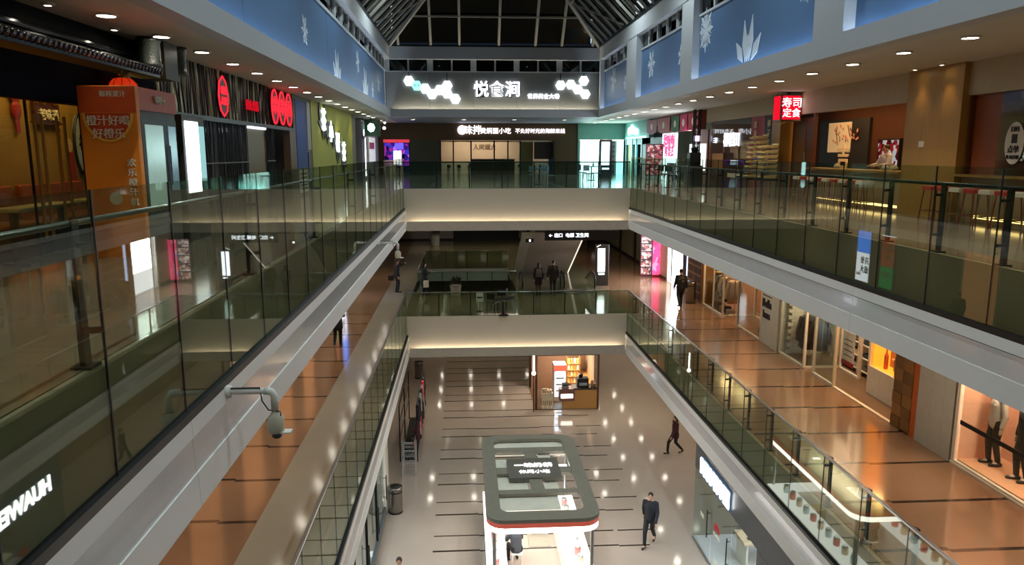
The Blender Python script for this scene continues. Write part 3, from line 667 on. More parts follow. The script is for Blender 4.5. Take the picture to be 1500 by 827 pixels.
box('pillar', M('pillar_grey', (120, 124, 136), .5), t, XW - .1, XW + .3, 40.7, 41.9, 0, 3.2); box('dark_cap', black, t, XW + .3, XW + .33, 40.8, 41.8, 2.2, 3.1)
MB().prism([(XW + .34, 41.3 + .25 * math.cos(k), 2.55 + .2 * math.sin(k)) for k in range(6)], (.01, 0, 0)).build('logo', E_('soft_white_sign', (230, 236, 255), 1.2), t)
t = thing('logo_box', 'projecting dark green box sign with glowing white emblem', 'sign', (-5.2, 43.5, 2.4))
MB().bev(-5.75, -4.75, 43.3, 43.6, 2.4, 3.35, .03).build('box', M('dark_green', (16, 52, 34), .4), t)
MB().box(-5.3, -5.2, 43.4, 43.5, 3.35, ZS).build('hanger', dark, t); MB().prism([(-5.25 + .22 * math.cos(k * .9), 43.29, 2.88 + .26 * math.sin(k * .9)) for k in range(7)], (0, -.01, 0)).build('emblem', E_('mint_light', (190, 255, 224), 2.), t)
t = thing('vertical_light', 'slim vertical white light bar by the grey pillar', 'light', (-5.6, 42.4, 0))
box('bar', E_('bar_white', (236, 244, 255), 5), t, -5.62, -5.5, 42.35, 42.6, .2, 2.3); box('housing', dark, t, -5.75, -5.62, 42.3, 42.65, 0, 2.35)
struct(box('wall_pale', M('pale_shop_wall', (176, 178, 176), .6), None, XW - .1, XW, 43.8, YB, 0, ZS), 'pale shop wall at the far left corner')
t = thing('wall_menu', 'white menu panel with red band on the pale wall', 'panel', (XW, 47.4, .9))
box('sheet', M('menu_white', (214, 214, 210), .5, emit=(220, 226, 230), es=.25), t, XW, XW + .03, 46.0, 49.0, .9, 2.4); box('red_band', M('pink_red', (200, 80, 80), .5), t, XW + .03, XW + .04, 46.0, 48.4, 1.7, 2.1)
partition(43.8)
# far wall of the upper gallery, Y = YB
brown = M('brown_bulkhead', (84, 62, 36), .6, var=.15); fwall = struct(box('wall_far', brown, None, -5.85, 8.0, YB, YB + .2, 2.3, ZS), 'brown bulkhead over the far gallery shops')
def fx(px): return onY(px, 215, YB).x
struct(box('wall_far', M('brown_wall', (88, 66, 42), .6), None, -5.85, fx(562), YB, YB + .2, 0, 2.3), 'brown wall left of the video screen')
struct(box('wall_far', M('shutter_green', (58, 60, 42), .5), None, fx(601), fx(644), YB, YB + .2, 0, 2.3), 'olive shutter wall right of the video screen')
t = thing('video_screen', 'large glowing purple and white video screen with red header', 'screen', (fx(581), YB - .1, .7))
x0, x1 = fx(562), fx(600)
box('frame', black, t, x0, x1, YB - .1, YB + .1, .5, 2.35); box('red_header', M('red_header', (200, 40, 60), .4, emit=(255, 70, 90), es=.3), t, x0, x1, YB - .12, YB - .1, 2.15, 2.35)
box('picture', screen('purple_picture', [(40, 20, 90), (120, 30, 120), (50, 40, 150), (14, 6, 30), (170, 90, 190)], .8, 3.5), t, x0 + .05, x1 - .05, YB - .115, YB - .1, .6, 2.12)
box('bright_figure', E_('white_figure', (236, 236, 255), 1.4), t, x0 + .65, x1 - .55, YB - .125, YB - .115, .65, 1.6); box('blue_block', E_('blue_block', (70, 60, 220), 1.6), t, x0 + .75, x1 - .4, YB - .125, YB - .115, 1.7, 2.1)
# ---------------------------------------------------------------- upper floor, far shops
x0, x1 = fx(644), fx(762)
struct(box('wall_interior', M('lit_far_wall', (214, 190, 168), .6), None, x0 - .5, fx(812), 54.6, 54.8, 0, ZS), 'pale lit back wall of the far snack shop')
struct(box('wall_interior', brown, None, fx(812), fx(846), YB, YB + .2, 0, 2.3), 'brown pier beside the teal shop')
lamp('shop_lamp', 'AREA', ((x0 + x1) / 2, 53, 2.9), 90, (255, 226, 196), None, size=4.6, size_y=1.6)
t = thing('snack_shop_front', 'glazed snack shop front with black mullions below the white lit signs', 'shopfront', ((x0 + x1) / 2, YB, 0))
for i, px in enumerate((645, 664, 690, 724, 744, 762, 811)):
    box('mullion', black, t, fx(px) - .05, fx(px) + .05, YB - .02, YB + .08, 0, 2.29)
for a, c in ((644, 664), (664, 690), (690, 724), (724, 744), (744, 762)): box('glass_pane', shopglass, t, fx(a) + .06, fx(c) - .06, YB + .02, YB + .03, 0, 2.28)
box('lit_soffit', M('pale_soffit', (220, 200, 180), .6), t, x0, fx(812), YB + .21, YB + .3, 2.2, 2.29)
s = thing('shop_sign', 'white lit sign with round logo on the brown bulkhead', 'sign', (fx(705), YB - .1, 2.5))
wsign = E_('white_sign_light', (244, 240, 255), 1.8)
MB().prism([(fx(677) + .3 * math.cos(k * .314), YB - .02, 2.98 + .3 * math.sin(k * .314)) for k in range(20)], (0, -.08, 0)).build('round_logo', wsign, s)
text('味拌', .62, (fx(692.5), YB - .05, 2.95), 'N', wsign, s, bold=.008); text('黄焖面小吃', .42, (fx(726), YB - .05, 2.9), 'N', wsign, s)
s = thing('shop_sign', 'long white lit lettering beside the round logo sign', 'sign', (fx(790), YB - .1, 2.6)); text('不负好时光的海鲜米线', .34, (fx(791), YB - .05, 2.9), 'N', wsign, s)
text('人间烟火', .42, (fx(712), 54.57, 1.85), 'N', M('brown_letter', (90, 60, 44), .6), t)
c = thing('service_counter', 'dark service counter in front of the far snack shop', 'counter', (fx(725), 52.2, 0))
MB().box(fx(690), fx(755), 51.9, 52.5, 0, 1.0).build('body', M('counter_brown', (70, 44, 32), .5), c); MB().bev(fx(689), fx(756), 51.8, 52.6, 1.0, 1.06, .02).build('top', M('counter_top', (150, 140, 130), .3), c)
random.seed(21)
for i, px in enumerate((640, 656, 672, 688, 734, 750, 766, 782, 798)):
    s = thing('potted_plant', 'small dark potted plant inside the far snack shop', 'plant', (fx(px), 53.6, .0), 0, 'potted plants of the far snack shop')
    MB().lathe((0, 0, 0), [(.1, 0), (.15, .35), (.17, .36), (.17, .4), (.13, .4)], 10).build('pot', M('pot_white', (180, 176, 170), .5), s, True)
    b = MB()
    for k in range(22):
        a = random.uniform(0, 6.28); e = random.uniform(.4, 1.3); L = random.uniform(.2, .38); d = Vector((math.cos(a) * math.cos(e), math.sin(a) * math.cos(e), math.sin(e))); q = d.cross(Vector((0, 0, 1))).normalized() * .08
        p = Vector((0, 0, .38)); b.add([p, p + d * L * .5 + q, p + d * L, p + d * L * .5 - q], [(0, 1, 2, 3)])
    b.build('foliage', M('dark_leaf', (40, 52, 34), .6), s, True)
box('wood_screen', M('olive_wood', (96, 92, 40), .6), t, fx(764), fx(782), YB + .6, YB + .7, 0, 2.2); box('dark_hatch', M('dark_brown', (34, 20, 14), .6), t, fx(783), fx(811), YB + .3, YB + .4, 1.05, 2.2)
# teal shop in the far right corner
teal = M('teal_wall', (120, 176, 166), .5, var=.06)
xa, xb = fx(846), XE
struct(box('wall_far', teal, None, xa, xb, YB - .1, YB + .1, 2.35, ZS), 'teal bulkhead over the bright corner shop')
struct(box('wall_far', teal, None, xa, fx(849), YB - .1, YB + .1, 0, 2.35), 'teal pier of the bright corner shop')
t = thing('bright_shopfront', 'glaring white lit shop front in the teal corner', 'shopfront', ((xa + xb) / 2, YB, 0))
gw = box('glow_wall', E_('glare_white', (240, 255, 252), 1.8), t, fx(849), fx(890), YB + .5, YB + .55, 0, 2.3); box('glow_cyan', E_('glare_cyan', (190, 250, 250), 1.5), t, fx(902), xb, YB + .5, YB + .55, 0, 2.3)
box('shelf_frame', M('shop_shelf', (60, 90, 96), .5), t, fx(893), fx(901), YB, YB + .3, 0, 2.3)
for k in range(6): box('shelf_goods', M('shelf_goods', (150, 110, 120), .6), t, fx(893.5), fx(900.5), YB - .06, YB - .0, .3 + k * .33, .5 + k * .33)
box('head_light', E_('glare_white'), t, fx(848), xb - .1, YB - .05, YB + .05, 2.28, 2.36)
for px in (849, 878, 892, 902): box('mullion', M('teal_frame', (120, 190, 190), .4), t, fx(px) - .04, fx(px) + .04, YB - .05, YB + .02, 0, 2.3)
lamp('shop_lamp', 'AREA', (9.5, YB - .4, 1.6), 70, (190, 250, 246), None, size=2.6, size_y=1.6, rot=(math.pi / 2, 0, math.pi))
t = thing('sign_stand', 'white light box stand with dark foot in front of the bright corner shop', 'sign', (onY(887, 260, 44).x, 44, 0))
xx = onY(887, 240, 44).x
MB().bev(xx - .36, xx + .36, 43.9, 44.1, .0, 2.25, .02).build('frame', M('stand_dark', (30, 34, 44), .4), t); box('light_face', E_('stand_light', (236, 242, 255), 2.2), t, xx - .28, xx + .2, 43.89, 43.9, .75, 2.1); box('caption', E_('stand_light'), t, xx - .22, xx + .2, 43.89, 43.9, .5, .6)
for sx in (-.3, .3): box('foot', black, t, xx + sx - .05, xx + sx + .05, 43.7, 44.3, 0, .04)
# furniture standing in the far gallery
def chair3(name, label, loc, rz, m, group=None, seat=.45, back=.85):
    t = thing(name, label, 'chair', loc, rz, group)
    MB().bev(-.21, .21, -.21, .21, seat - .04, seat, .02).build('seat', m, t, True)
    MB().bev(-.2, .2, .17, .21, seat + .12, back, .02).build('backrest', m, t, True)
    for sx in (-.18, .18):
        for sy in (-.18, .18): MB().tube([(sx, sy, seat - .03), (sx * 1.15, sy * 1.15, 0)], [.018, .013], 6).build('leg', dark, t, True)
        MB().tube([(sx, .18, seat - .03), (sx, .195, seat + .2)], .012, 6).build('back_post', dark, t, True)
    return t
grey_pl = M('grey_plastic', (110, 120, 124), .4)
for k, (px, yy, rz) in enumerate(((782, 36, .3), (796, 36.6, -2.6), (806, 35, 1.5), (862, 38, .5), (873, 39, -2), (852, 40, 2))):
    chair3('cafe_chair', 'grey plastic chair standing behind the far upper railing', (onZ(px, 262, 0).x * yy / onZ(px, 262, 0).y, yy, 0), rz, grey_pl, 'grey chairs behind the far upper railing')
for k, (px, yy) in enumerate(((790, 35.4), (866, 40.4))):
    xx = onZ(px, 262, 0).x * yy / onZ(px, 262, 0).y
    t = thing('cafe_table', 'small round table among the grey chairs behind the far upper railing', 'table', (xx, yy, 0), 0, 'tables behind the far upper railing')
    MB().lathe((0, 0, 0), [(.22, 0), (.22, .02), (.03, .04), (.03, .72)], 14).build('pedestal', dark, t, True); MB().lathe((0, 0, .72), [(.38, 0), (.4, .015), (.4, .03), (.38, .04)], 18).build('table_top', grey_pl, t, True)
    MB().lathe((.1, 0, .76), [(.04, 0), (.045, .12), (.02, .16), (.02, .2)], 10).build('bottle', M('teal_bottle', (90, 150, 150), .3), t, True)
# large atrium sign on the far upper wall
YS = YU + .3
t = thing('atrium_sign', 'large white glowing calligraphy sign on the grey far upper wall', 'sign', (fx(728), YS, 4.4))
big = E_('calligraphy_light', (244, 248, 255), 1.8); sp = lambda px, py: onY(px, py, YS)
for px, ch in ((705, '悦'), (728, '食'), (751, '涧')):
    p = sp(px, 132); text(ch, .88, (p.x, YS - .05, p.z), 'N', big, t, bold=.012, depth=.04)
    q = text(ch, .88, (p.x + .04, YS - .012, p.z - .03), 'N', black, t, name='back_letter', bold=.035, depth=.006)
t = thing('slogan_sign', 'small white glowing characters beside the calligraphy sign', 'sign', (fx(796), YS, 4.3)); p = sp(796, 141.5)
text('世界美食大巷', .29, (p.x, YS - .04, p.z), 'N', big, t, bold=.004, depth=.03, sp=1.08)
def hexes(label, pts, r):
    t = thing('hexagon_sign', label, 'sign', (sp(*pts[0][:2]).x, YS, 4.2))
    for k, (px, py, teal_) in enumerate(pts):
        p = sp(px, py); m = M('teal_hex', (120, 200, 190), .4, emit=(150, 240, 225), es=.8) if teal_ else E_('hex_light', (244, 255, 255), 1.8)
        hx = [(p.x + r * math.cos(a), YS - .10, p.z + r * math.sin(a)) for a in [q * math.pi / 3 for q in range(6)]]
        o = MB().prism(hx, (0, .08, 0)).build('hexagon', m, t)
        if teal_: text('美食', .18, (p.x, YS - .105, p.z), 'N', white, t, depth=.004)
    p = sp(*pts[0][:2]); MB().box(p.x - .02, p.x + .02, YS - .03, YS - .005, p.z, 5.84).build('hanger', dark, t); p = sp(*pts[4][:2]); MB().box(p.x - .02, p.x + .02, YS - .03, YS - .005, p.z, 5.84).build('hanger', dark, t)
hexes('chain of glowing white hexagons left of the calligraphy sign', [(599, 118.5, 0), (610.5, 125.5, 1), (623, 130, 0), (633, 138, 0), (655, 125.5, 0), (644, 132, 0), (655, 137, 0), (667, 145, 0)], .29)
hexes('cluster of glowing white hexagons right of the slogan', [(821, 125, 0), (836, 124, 0), (846, 131, 0), (857, 138, 0), (855, 118.5, 0)], .28)
# ---------------------------------------------------------------- upper floor, right shops (front plane X = XE)
oak = wood('oak_veneer', (150, 112, 50), (172, 132, 62)); walnut = wood('walnut_panel', (84, 46, 24), (104, 58, 30)); redwood = wood('red_brown_panel', (124, 62, 30), (146, 76, 38))
creamp = M('cream_bulkhead', (176, 164, 138), .6); counter_m = M('counter_stone', (170, 150, 116), .4)
YP1, YP2 = 15.9, 17.95
bulk = struct(box('wall_right_bulkhead', creamp, None, XE - .05, XE + .2, YK, 25.2, 2.72, ZS), 'cream bulkhead over the right upper shops')
struct(box('wall_right_bulkhead', creamp, None, XE - .05, XE + .2, 25.2, 33.6, 2.82, ZS), 'cream bulkhead over the brown shop with banners')
t = struct(thing('wall_pillar', None, None, (XE, 16.9, 0)), 'oak clad pillar between the two bar counters')
for i, (a, c) in enumerate(((YP1, 16.56), (16.565, 17.25), (17.255, YP2))): box('oak_panel', oak, t, XE - .18, XE + .3, a, c, 0, ZS - .005)
box('wall_switch', M('switch_white', (220, 216, 206), .4), t, XE - .2, XE - .18, 17.1, 17.3, 1.62, 1.76)
for yy in (16.35, 17.35):
    d = downlight(XE - .42, yy, ZS, 'small accent downlight washing the oak pillar', 'accent downlights washing the oak pillar', 14, (255, 214, 150), r=.05, angle=70)
def bar_front(y0, y1, label, sticker=False):
    t = thing('serving_bar', label, 'shopfront', (XE, (y0 + y1) / 2, 0))
    box('counter_wall', counter_m, t, XE - .02, XE + .16, y0, y1, 0, .98); box('counter_board', oak, t, XE - .25, XE + .35, y0, y1, .98, 1.03)
    box('foot_light', E_('warm_foot_strip', (255, 214, 140), 2.0), t, XE - .03, XE - .02, y0 + .3, y1 - .5, .1, .16)
    n = 3
    for yy in (y0 + .03, y1 - .03): box('mullion', walnut, t, XE, XE + .1, yy - .03, yy + .03, 1.03, 2.71)
    return t
t1 = bar_front(YP2 + .01, 23.2, 'bar counter with open window between the oak pillar and the red box sign')
MB().box(XE - .04, XE - .02, 19.7, 20.5, .78, .9).build('counter_plate', M('plate_brown', (120, 96, 60), .5), t1)
t2 = bar_front(7.0, YP1 - .01, 'bar counter in front of the red brown glazed panel nearest the oak pillar')
for a, c in ((13.2, YP1 - .05), ):
    box('wood_jamb', redwood, t2, XE + .11, XE + .2, 14.9, YP1 - .01, 1.03, 2.71); box('glass_pane', shopglass, t2, XE - .01, XE, 11.5, 14.9, 1.03, 2.71); box('red_panel', M('red_brown_glass', (120, 58, 30), .3), t2, XE + .06, XE + .12, 14.1, 14.9, 1.03, 2.71)
stk = thing('window_sticker', 'white oval sticker with black print on the red brown glass', 'sticker', (XE - .015, 14.4, 1.2))
pm = MB().prism([(XE - .02, 14.4 + .26 * math.cos(k * .3142), 1.68 + .42 * math.sin(k * .3142)) for k in range(20)], (-.008, 0, 0)).build('oval', M('sticker_white', (210, 204, 190), .5), stk)
inkm = M('ink_black', (30, 28, 28), .6)
text('扫码', .12, (XE - .03, 14.4, 1.95), 'E', inkm, stk); text('点单', .16, (XE - .03, 14.4, 1.55), 'E', inkm, stk); text('外卖自取', .09, (XE - .03, 14.4, 1.4), 'E', inkm, stk); box('print_block', inkm, stk, XE - .03, XE - .027, 14.32, 14.48, 1.68, 1.86)
# bar interiors
struct(box('wall_interior', M('bar_dark_wall', (74, 46, 28), .8, spec=.2), None, 14.2, 14.3, YK, 33.4, 0, ZS), 'dark brown wall inside the right bars')
struct(box('wall_partition', walnut, None, XE + .3, 14.2, YP1, YP2, 0, ZS), 'partition behind the oak pillar')
lamp('bar_lamp', 'AREA', (12.8, 23.2, 3.3), 110, (255, 196, 130), t1, size=1, size_y=9); lamp('bar_lamp', 'AREA', (12.8, 12.5, 3.3), 60, (255, 196, 120), t2, size=1, size_y=5)
s = thing('wall_art', 'pale calligraphy artwork with blossom branch on a dark panel inside the bar', 'artwork', (14.15, 27.3, .6))
box('panel', M('art_dark_panel', (26, 24, 22), .6), s, 14.1, 14.2, 25.5, 29.1, .6, 2.7); box('cream_panel', M('art_cream', (190, 170, 130), .6, emit=(255, 220, 160), es=.12), s, 14.08, 14.1, 26.7, 28.4, 1.5, 2.6)
text('吉', .95, (14.06, 27.1, 1.25), 'E', ivory, s, bold=.02); random.seed(4)
br = MB()
for k in range(9):
    p = Vector((14.05, 26.2 + random.uniform(0, 1.6), 2.0 + random.uniform(-.2, .2))); br.tube([p, p + Vector((0, random.uniform(-.5, .5), random.uniform(.1, .5)))], .012, 4)
br.build('branch', M('branch_brown', (70, 44, 30), .7), s)
bl = MB()
for k in range(26): bl.ball((14.04, 26.1 + random.uniform(0, 1.8), 2.05 + random.uniform(-.25, .45)), .02, .05, .05, 6, 4)
bl.build('blossom', M('blossom_pink', (210, 150, 130), .6), s)
s = thing('menu_screen', 'bright menu screen inside the bar near the oak pillar', 'screen', (14.1, 24.3, .95))
box('frame', black, s, 14.1, 14.2, 23.6, 24.9, .95, 1.95); box('picture', screen('menu_picture', [(150, 40, 40), (230, 200, 190), (90, 20, 24), (200, 200, 195)], .3, 7), s, 14.09, 14.1, 23.65, 24.85, 1.0, 1.9)
s = thing('menu_screen', 'sky blue screen hanging inside the bar with the oval sticker', 'screen', (12.0, 13.0, 2.2))
box('frame', black, s, 12.0, 12.06, 12.3, 13.9, 2.12, 2.62); box('picture', E_('sky_blue_screen', (90, 190, 236), .9), s, 11.99, 12.0, 12.35, 13.85, 2.16, 2.58); MB().tube([(12.03, 13.1, 2.62), (12.03, 13.1, ZS)], .02, 6).build('drop_rod', dark, s)
s = thing('back_cabinet', 'oak drinks cabinet inside the bar with the oval sticker', 'cabinet', (13.9, 12, 0))
box('carcass', oak, s, 13.6, 14.18, 10, 14, 0, 2.4)
for k in range(3):
    for j in range(5): box('shelf_bay', M('shelf_dark', (40, 24, 16), .6), s, 13.58, 13.6, 10.1 + j * .78, 10.8 + j * .78, .5 + k * .62, 1.05 + k * .62)
for k, yy in enumerate((13.2, 13.5, 12.9, 18.9, 19.3, 21.9)):
    s = thing('folded_cloth', 'heap of white folded cloths on the oak bar counter', 'cloth', (XE + .2, yy, 1.03), 0, 'white cloths on the bar counters')
    MB().ball((0, 0, .06), .09, .14, .062, 10, 6).ball((.03, .08, .1), .07, .08, .05, 8, 5).smooth().build('cloth', ivory, s, True)
# stools with red and white seats along the counters
redm = M('red_stool_seat', (176, 36, 34), .4); whitem = M('white_stool_seat', (220, 214, 206), .4); chrome = M('stool_brass_leg', (160, 140, 104), .3, .8)
def stool(y, m, nm, label, group):
    t = thing('bar_stool', label, 'stool', (10.42, y, 0), 0, group); leg = chrome if m is whitem else M('red_leg', (120, 40, 34), .4)
    MB().bev(-.18, .18, -.18, .18, .68, .77, .02).build('seat', m, t, True)
    if m is whitem: MB().box(-.05, .05, -.08, .08, .77, .773).build('seat_print', inkm, t, True)
    for sx in (-1, 1):
        for sy in (-1, 1): MB().tube([(sx * .14, sy * .14, .69), (sx * .19, sy * .19, 0)], .014, 6).build('leg', leg, t, True)
    for sy in (-1, 1): MB().tube([(-.175, sy * .175, .22), (.175, sy * .175, .22)], .01, 6).build('footrest', leg, t, True)
    MB().tube([(-.175, -.175, .22), (-.175, .175, .22)], .01, 6).build('footrest', leg, t, True)
k = 0; yy = 22.6
while yy > 18.4:
    stool(yy, whitem if k % 2 == 0 else redm, k, ('white' if k % 2 == 0 else 'red') + ' square bar stool at the counter by the red box sign', 'stools at the counter by the red box sign'); yy -= .47; k += 1
k = 0; yy = 15.95
while yy > 10.2:
    stool(yy, redm if k < 2 or k % 2 == 1 else whitem, k, ('red' if k < 2 or k % 2 == 1 else 'white') + ' square bar stool at the counter by the oval sticker', 'stools at the counter by the oval sticker'); yy -= .46; k += 1
# red box sign and dark doorway
t = thing('box_sign', 'projecting glowing red box sign with white characters and steel sides', 'sign', (XE - .35, 24.3, 2.3))
xa, xb = XE - .75, XE - .06
MB().bev(xa, xb, 24.0, 24.55, 2.5, 3.35, .02).build('case', M('sign_case', (120, 118, 112), .3, .7), t)
box('red_face', E_('red_box_light', (200, 16, 36), .75), t, xa + .05, xb - .05, 23.97, 24.0, 2.55, 3.3); box('red_side', E_('red_box_light'), t, xa - .03, xa, 24.05, 24.5, 2.55, 3.3)
text('寿司', .34, ((xa + xb) / 2, 23.95, 3.06), 'N', E_('sign_pink_white', (255, 226, 230), 1.3), t); text('定食', .3, ((xa + xb) / 2, 23.95, 2.74), 'N', E_('sign_pink_white'), t)
box('hanger', dark, t, xb - .4, xb - .3, 24.2, 24.3, 3.35, ZS)
struct(box('wall_pillar', oak, None, XE - .3, XE + .2, 25.0, 25.7, 0, ZS - .01), 'slim oak pillar beside the red box sign')
t = thing('walnut_door', 'dark walnut doorway below the red box sign', 'door', (XE, 24.1, 0))
box('door_leaf', walnut, t, XE + .1, XE + .16, 23.25, 24.9, 0, 2.6); box('door_inset', wood('door_inset_wood', (104, 68, 34), (120, 80, 42)), t, XE + .09, XE + .1, 23.9, 24.7, 0, 2.35)
MB().tube([(XE + .04, 23.8, .9), (XE + .04, 23.8, 1.5)], .015, 6).build('handle', steel, t)
# brown shop with banners, Y 25.7 - 33.4
t = thing('brown_shopfront', 'red brown shop front with reflecting glass and white lit name', 'shopfront', (XE, 30, 0))
box('back_panel', redwood, t, XE + .05, XE + .15, 25.72, 33.4, 0, 2.81); box('glass_pane', shopglass, t, XE - .01, XE, 28.3, 30.6, 0, 2.8); box('glass_pane', shopglass, t, XE - .01, XE, 30.62, 33.0, 0, 2.8)
text('椰稻田', .62, (XE - .03, 30.4, 1.98), 'E', E_('soft_white_sign', (230, 236, 255), 1.3), t); text('三杯', .25, (XE - .03, 32.4, 2.0), 'E', E_('soft_white_sign'), t)
box('notice', M('beige_notice', (176, 120, 70), .6), t, XE - .02, XE - .012, 31.3, 32.7, .75, 1.45); box('paper_note', ivory, t, XE - .02, XE - .012, 28.9, 30.7, .48, .66)
for a, c, m, s, lab in ((26.9, 28.2, M('red_purple_banner', (150, 40, 56), .6), '欢迎光临', 'dark red hanging banner with blue picture on the brown shop'), (25.75, 26.85, M('navy_banner', (22, 26, 52), .6), '椰子鸡火锅', 'navy hanging banner with white characters on the brown shop')):
    b = thing('hanging_banner', lab, 'banner', (XE - .06, (a + c) / 2, .6))
    box('cloth', m, b, XE - .06, XE - .045, a, c, .9 if m.name[0] == 'r' else .6, 2.82)
    for i, ch in enumerate(s): text(ch, .3, (XE - .07, (a + c) / 2 + .2, 2.5 - .34 * i), 'E', ivory, b)
    if m.name[0] == 'r': MB().prism([(XE - .068, 27.5 + .4 * math.cos(q * .5), 1.25 + .32 * math.sin(q * .5)) for q in range(13)], (.006, 0, 0)).build('picture', M('picture_blue', (60, 70, 150), .6), b)
    else: MB().prism([(XE - .068, 26.05 + .2 * math.cos(q * .5), 1.9 + .3 * math.sin(q * .5)) for q in range(13)], (.006, 0, 0)).build('picture', M('picture_tan', (150, 90, 60), .6), b)
# stacked yellow high chairs
ych = M('yellow_plastic', (232, 214, 156), .45)
for j, (x, y, n, tilt) in enumerate(((10.1, 25.75, 9, .05), (10.2, 24.75, 7, .0))):
    for k in range(n):
        t = thing('stacked_chair', 'cream yellow plastic child seat in the %s stack on a dark trolley' % ('taller' if j == 0 else 'lower'), 'chair', (x + tilt * k * .4, y, .62 + k * .165), 0, 'yellow child seats in stacks')
        if j == 0 and k == 0:
            prof = [(-.22, .02), (.22, .02), (.25, .06), (.22, .08), (-.22, .08), (-.25, .06)]
            MB().prism([(p[0], -.24, p[1]) for p in prof], (0, .48, 0)).build('seat', ych, t, True)
            MB().prism([(.2, -.24, .08), (.25, -.24, .08), (.3, -.2, .17), (.27, -.2, .18)], (0, .46, 0)).build('backrest', ych, t, True)
            for sy in (-.26, .2): MB().prism([(-.22, sy, .06), (.24, sy, .06), (.26, sy, .14), (-.1, sy, .12)], (0, .05, 0)).build('armrest', ych, t, True)
            CH0 = t
        else:
            for ch in CH0.children: share(ch, (0, 0, 0), t)
    tr = thing('chair_trolley', 'dark wheeled trolley under the %s stack of yellow seats' % ('taller' if j == 0 else 'lower'), 'trolley', (x, y, 0))
    MB().box(-.3, .3, -.28, .28, .56, .62).build('deck', dark, tr, True)
    for sx in (-.26, .26):
        for sy in (-.24, .24): MB().tube([(sx, sy, .08), (sx, sy, .56)], .016, 6).build('leg', dark, tr, True); MB().lathe((sx, sy, 0), [(.03, 0), (.045, .03), (.045, .05), (.03, .08)], 8).build('wheel', black, tr, True)
# black truss post, pink banners, bright white shop Y 34 - 40
t = thing('truss_post', 'black lattice post standing between the brown shop and the bright white shop', 'post', (10.7, 34.2, 0))
for dx in (-.12, .12):
    for dy in (-.12, .12): MB().tube([(10.7 + dx, 34.2 + dy, 0), (10.7 + dx, 34.2 + dy, ZS)], .035, 6).build('chord', black, t)
for k in range(8): MB().tube([(10.58, 34.08, k * .42), (10.82, 34.08, k * .42 + .4)], .02, 5).tube([(10.58, 34.32, k * .42 + .4), (10.82, 34.32, k * .42)], .02, 5).build('lacing', black, t)
box('lit_band', E_('violet_white', (220, 200, 255), 1.2), t, 10.55, 10.85, 34.06, 34.07, 2.0, 2.25)
t = thing('bright_shopfront', 'white lit shop front under pink bunting with picture poster', 'shopfront', (XE, 37, 0))
box('bulkhead', M('rose_bulkhead', (170, 90, 84), .6), t, XE - .05, XE + .2, 34.4, 41.1, 2.55, ZS - .01); box('tan_wall', redwood, t, XE + .3, XE + .4, 34.4, 36.6, 0, 2.55)
box('lit_wall', E_('shop_white_glow', (240, 250, 255), 1.4), t, XE + .25, XE + .3, 34.6, 37.0, .65, 1.9); box('lit_board', E_('cyan_white_glow', (200, 246, 255), 1.4), t, XE - .1, XE - .02, 38.2, 40.9, .0, 2.5)
text('甜啦啦', .75, (XE - .12, 39.5, 2.05), 'E', E_('pink_letter', (240, 90, 140), .8), t, bold=.01); text('鲜果茶', .6, (XE - .12, 39.4, 1.5), 'E', E_('pink_letter'), t, bold=.01)
box('poster', printed('blue_grey_poster', [(70, 90, 130), (190, 200, 210), (40, 60, 100)], 6), t, XE - .16, XE - .1, 38.0, 39.6, 0, .95)
lamp('shop_lamp', 'AREA', (XE + .1, 36.2, 1.6), 70, (235, 245, 255), t, size=2, size_y=1.2, rot=(0, math.pi / 2, 0))
for k, (a, c, col) in enumerate(((34.5, 36.2, (176, 40, 70)), (36.3, 37.6, (206, 50, 110)), (37.7, 39.2, (60, 120, 90)), (39.4, 42, (190, 120, 130)), (42.1, 44.5, (180, 110, 130)))):
    b = thing('bunting_banner', ('crimson', 'magenta', 'green figured', 'pale rose', 'faded rose')[k] + ' cloth banner hanging over the bright white shop', 'banner', (XE - .12, (a + c) / 2, 2.5), 0, None)
    MB().prism([(XE - .12, a, 3.35), (XE - .12, c, 3.35), (XE - .12, c - .1, 2.65), (XE - .12, (a + c) / 2, 2.5), (XE - .12, a + .1, 2.62)], (-.012, 0, 0)).build('cloth', M('bunting_%d' % k, col, .7), b)
    MB().prism([(XE - .135, (a + c) / 2 + .25 * math.cos(q), 2.95 + .2 * math.sin(q)) for q in range(6)], (-.004, 0, 0)).build('print', ivory, b)
# pale wall and red poster board
struct(box('wall_right', M('pale_blue_wall', (150, 172, 182), .6), None, XE, XE + .2, 44.0, YB, 2.0, ZS), 'pale blue wall near the bright corner shop')
struct(box('wall_right', M('pale_blue_wall'), None, XE, XE + .2, 41.2, 46.0, 0, 2.35), 'pale blue wall behind the red poster board')
t = thing('poster_board', 'free standing board of red and white posters by the pale blue wall', 'board', (10.3, 40.4, 0))
xq = onY(961, 240, 40.4).x - .1
bd = MB().box(xq - .48, xq + .48, 40.4, 40.46, .25, 1.95).build('board', black, t)
pp = printed('red_white_print', [(170, 60, 70), (230, 200, 196), (200, 90, 90), (90, 30, 40)], 9)
for i in range(2):
    for j in range(4): box('poster', pp, bd, xq - .45 + i * .46, xq - .03 + i * .46, 40.38, 40.4, .3 + j * .41, .67 + j * .41)
for sx in (-.4, .4): MB().tube([(xq + sx, 40.43, 0), (xq + sx, 40.43, .26)], .02, 6).box(xq + sx - .04, xq + sx + .04, 40.2, 40.66, 0, .03).build('foot', dark, t)
t = thing('cyan_sign', 'glowing white cyan cloud shaped sign on the teal corner', 'sign', (10.6, 47.5, 2.5))
b = MB()
for k, (dy, dz, r_) in enumerate(((0, 0, .35), (.55, .12, .42), (1.1, .0, .36), (-.5, -.08, .28))): b.ball((XE - .18, 47.5 + dy * 1.4, 2.85 + dz), .06, r_, r_ * .75, 12, 6)
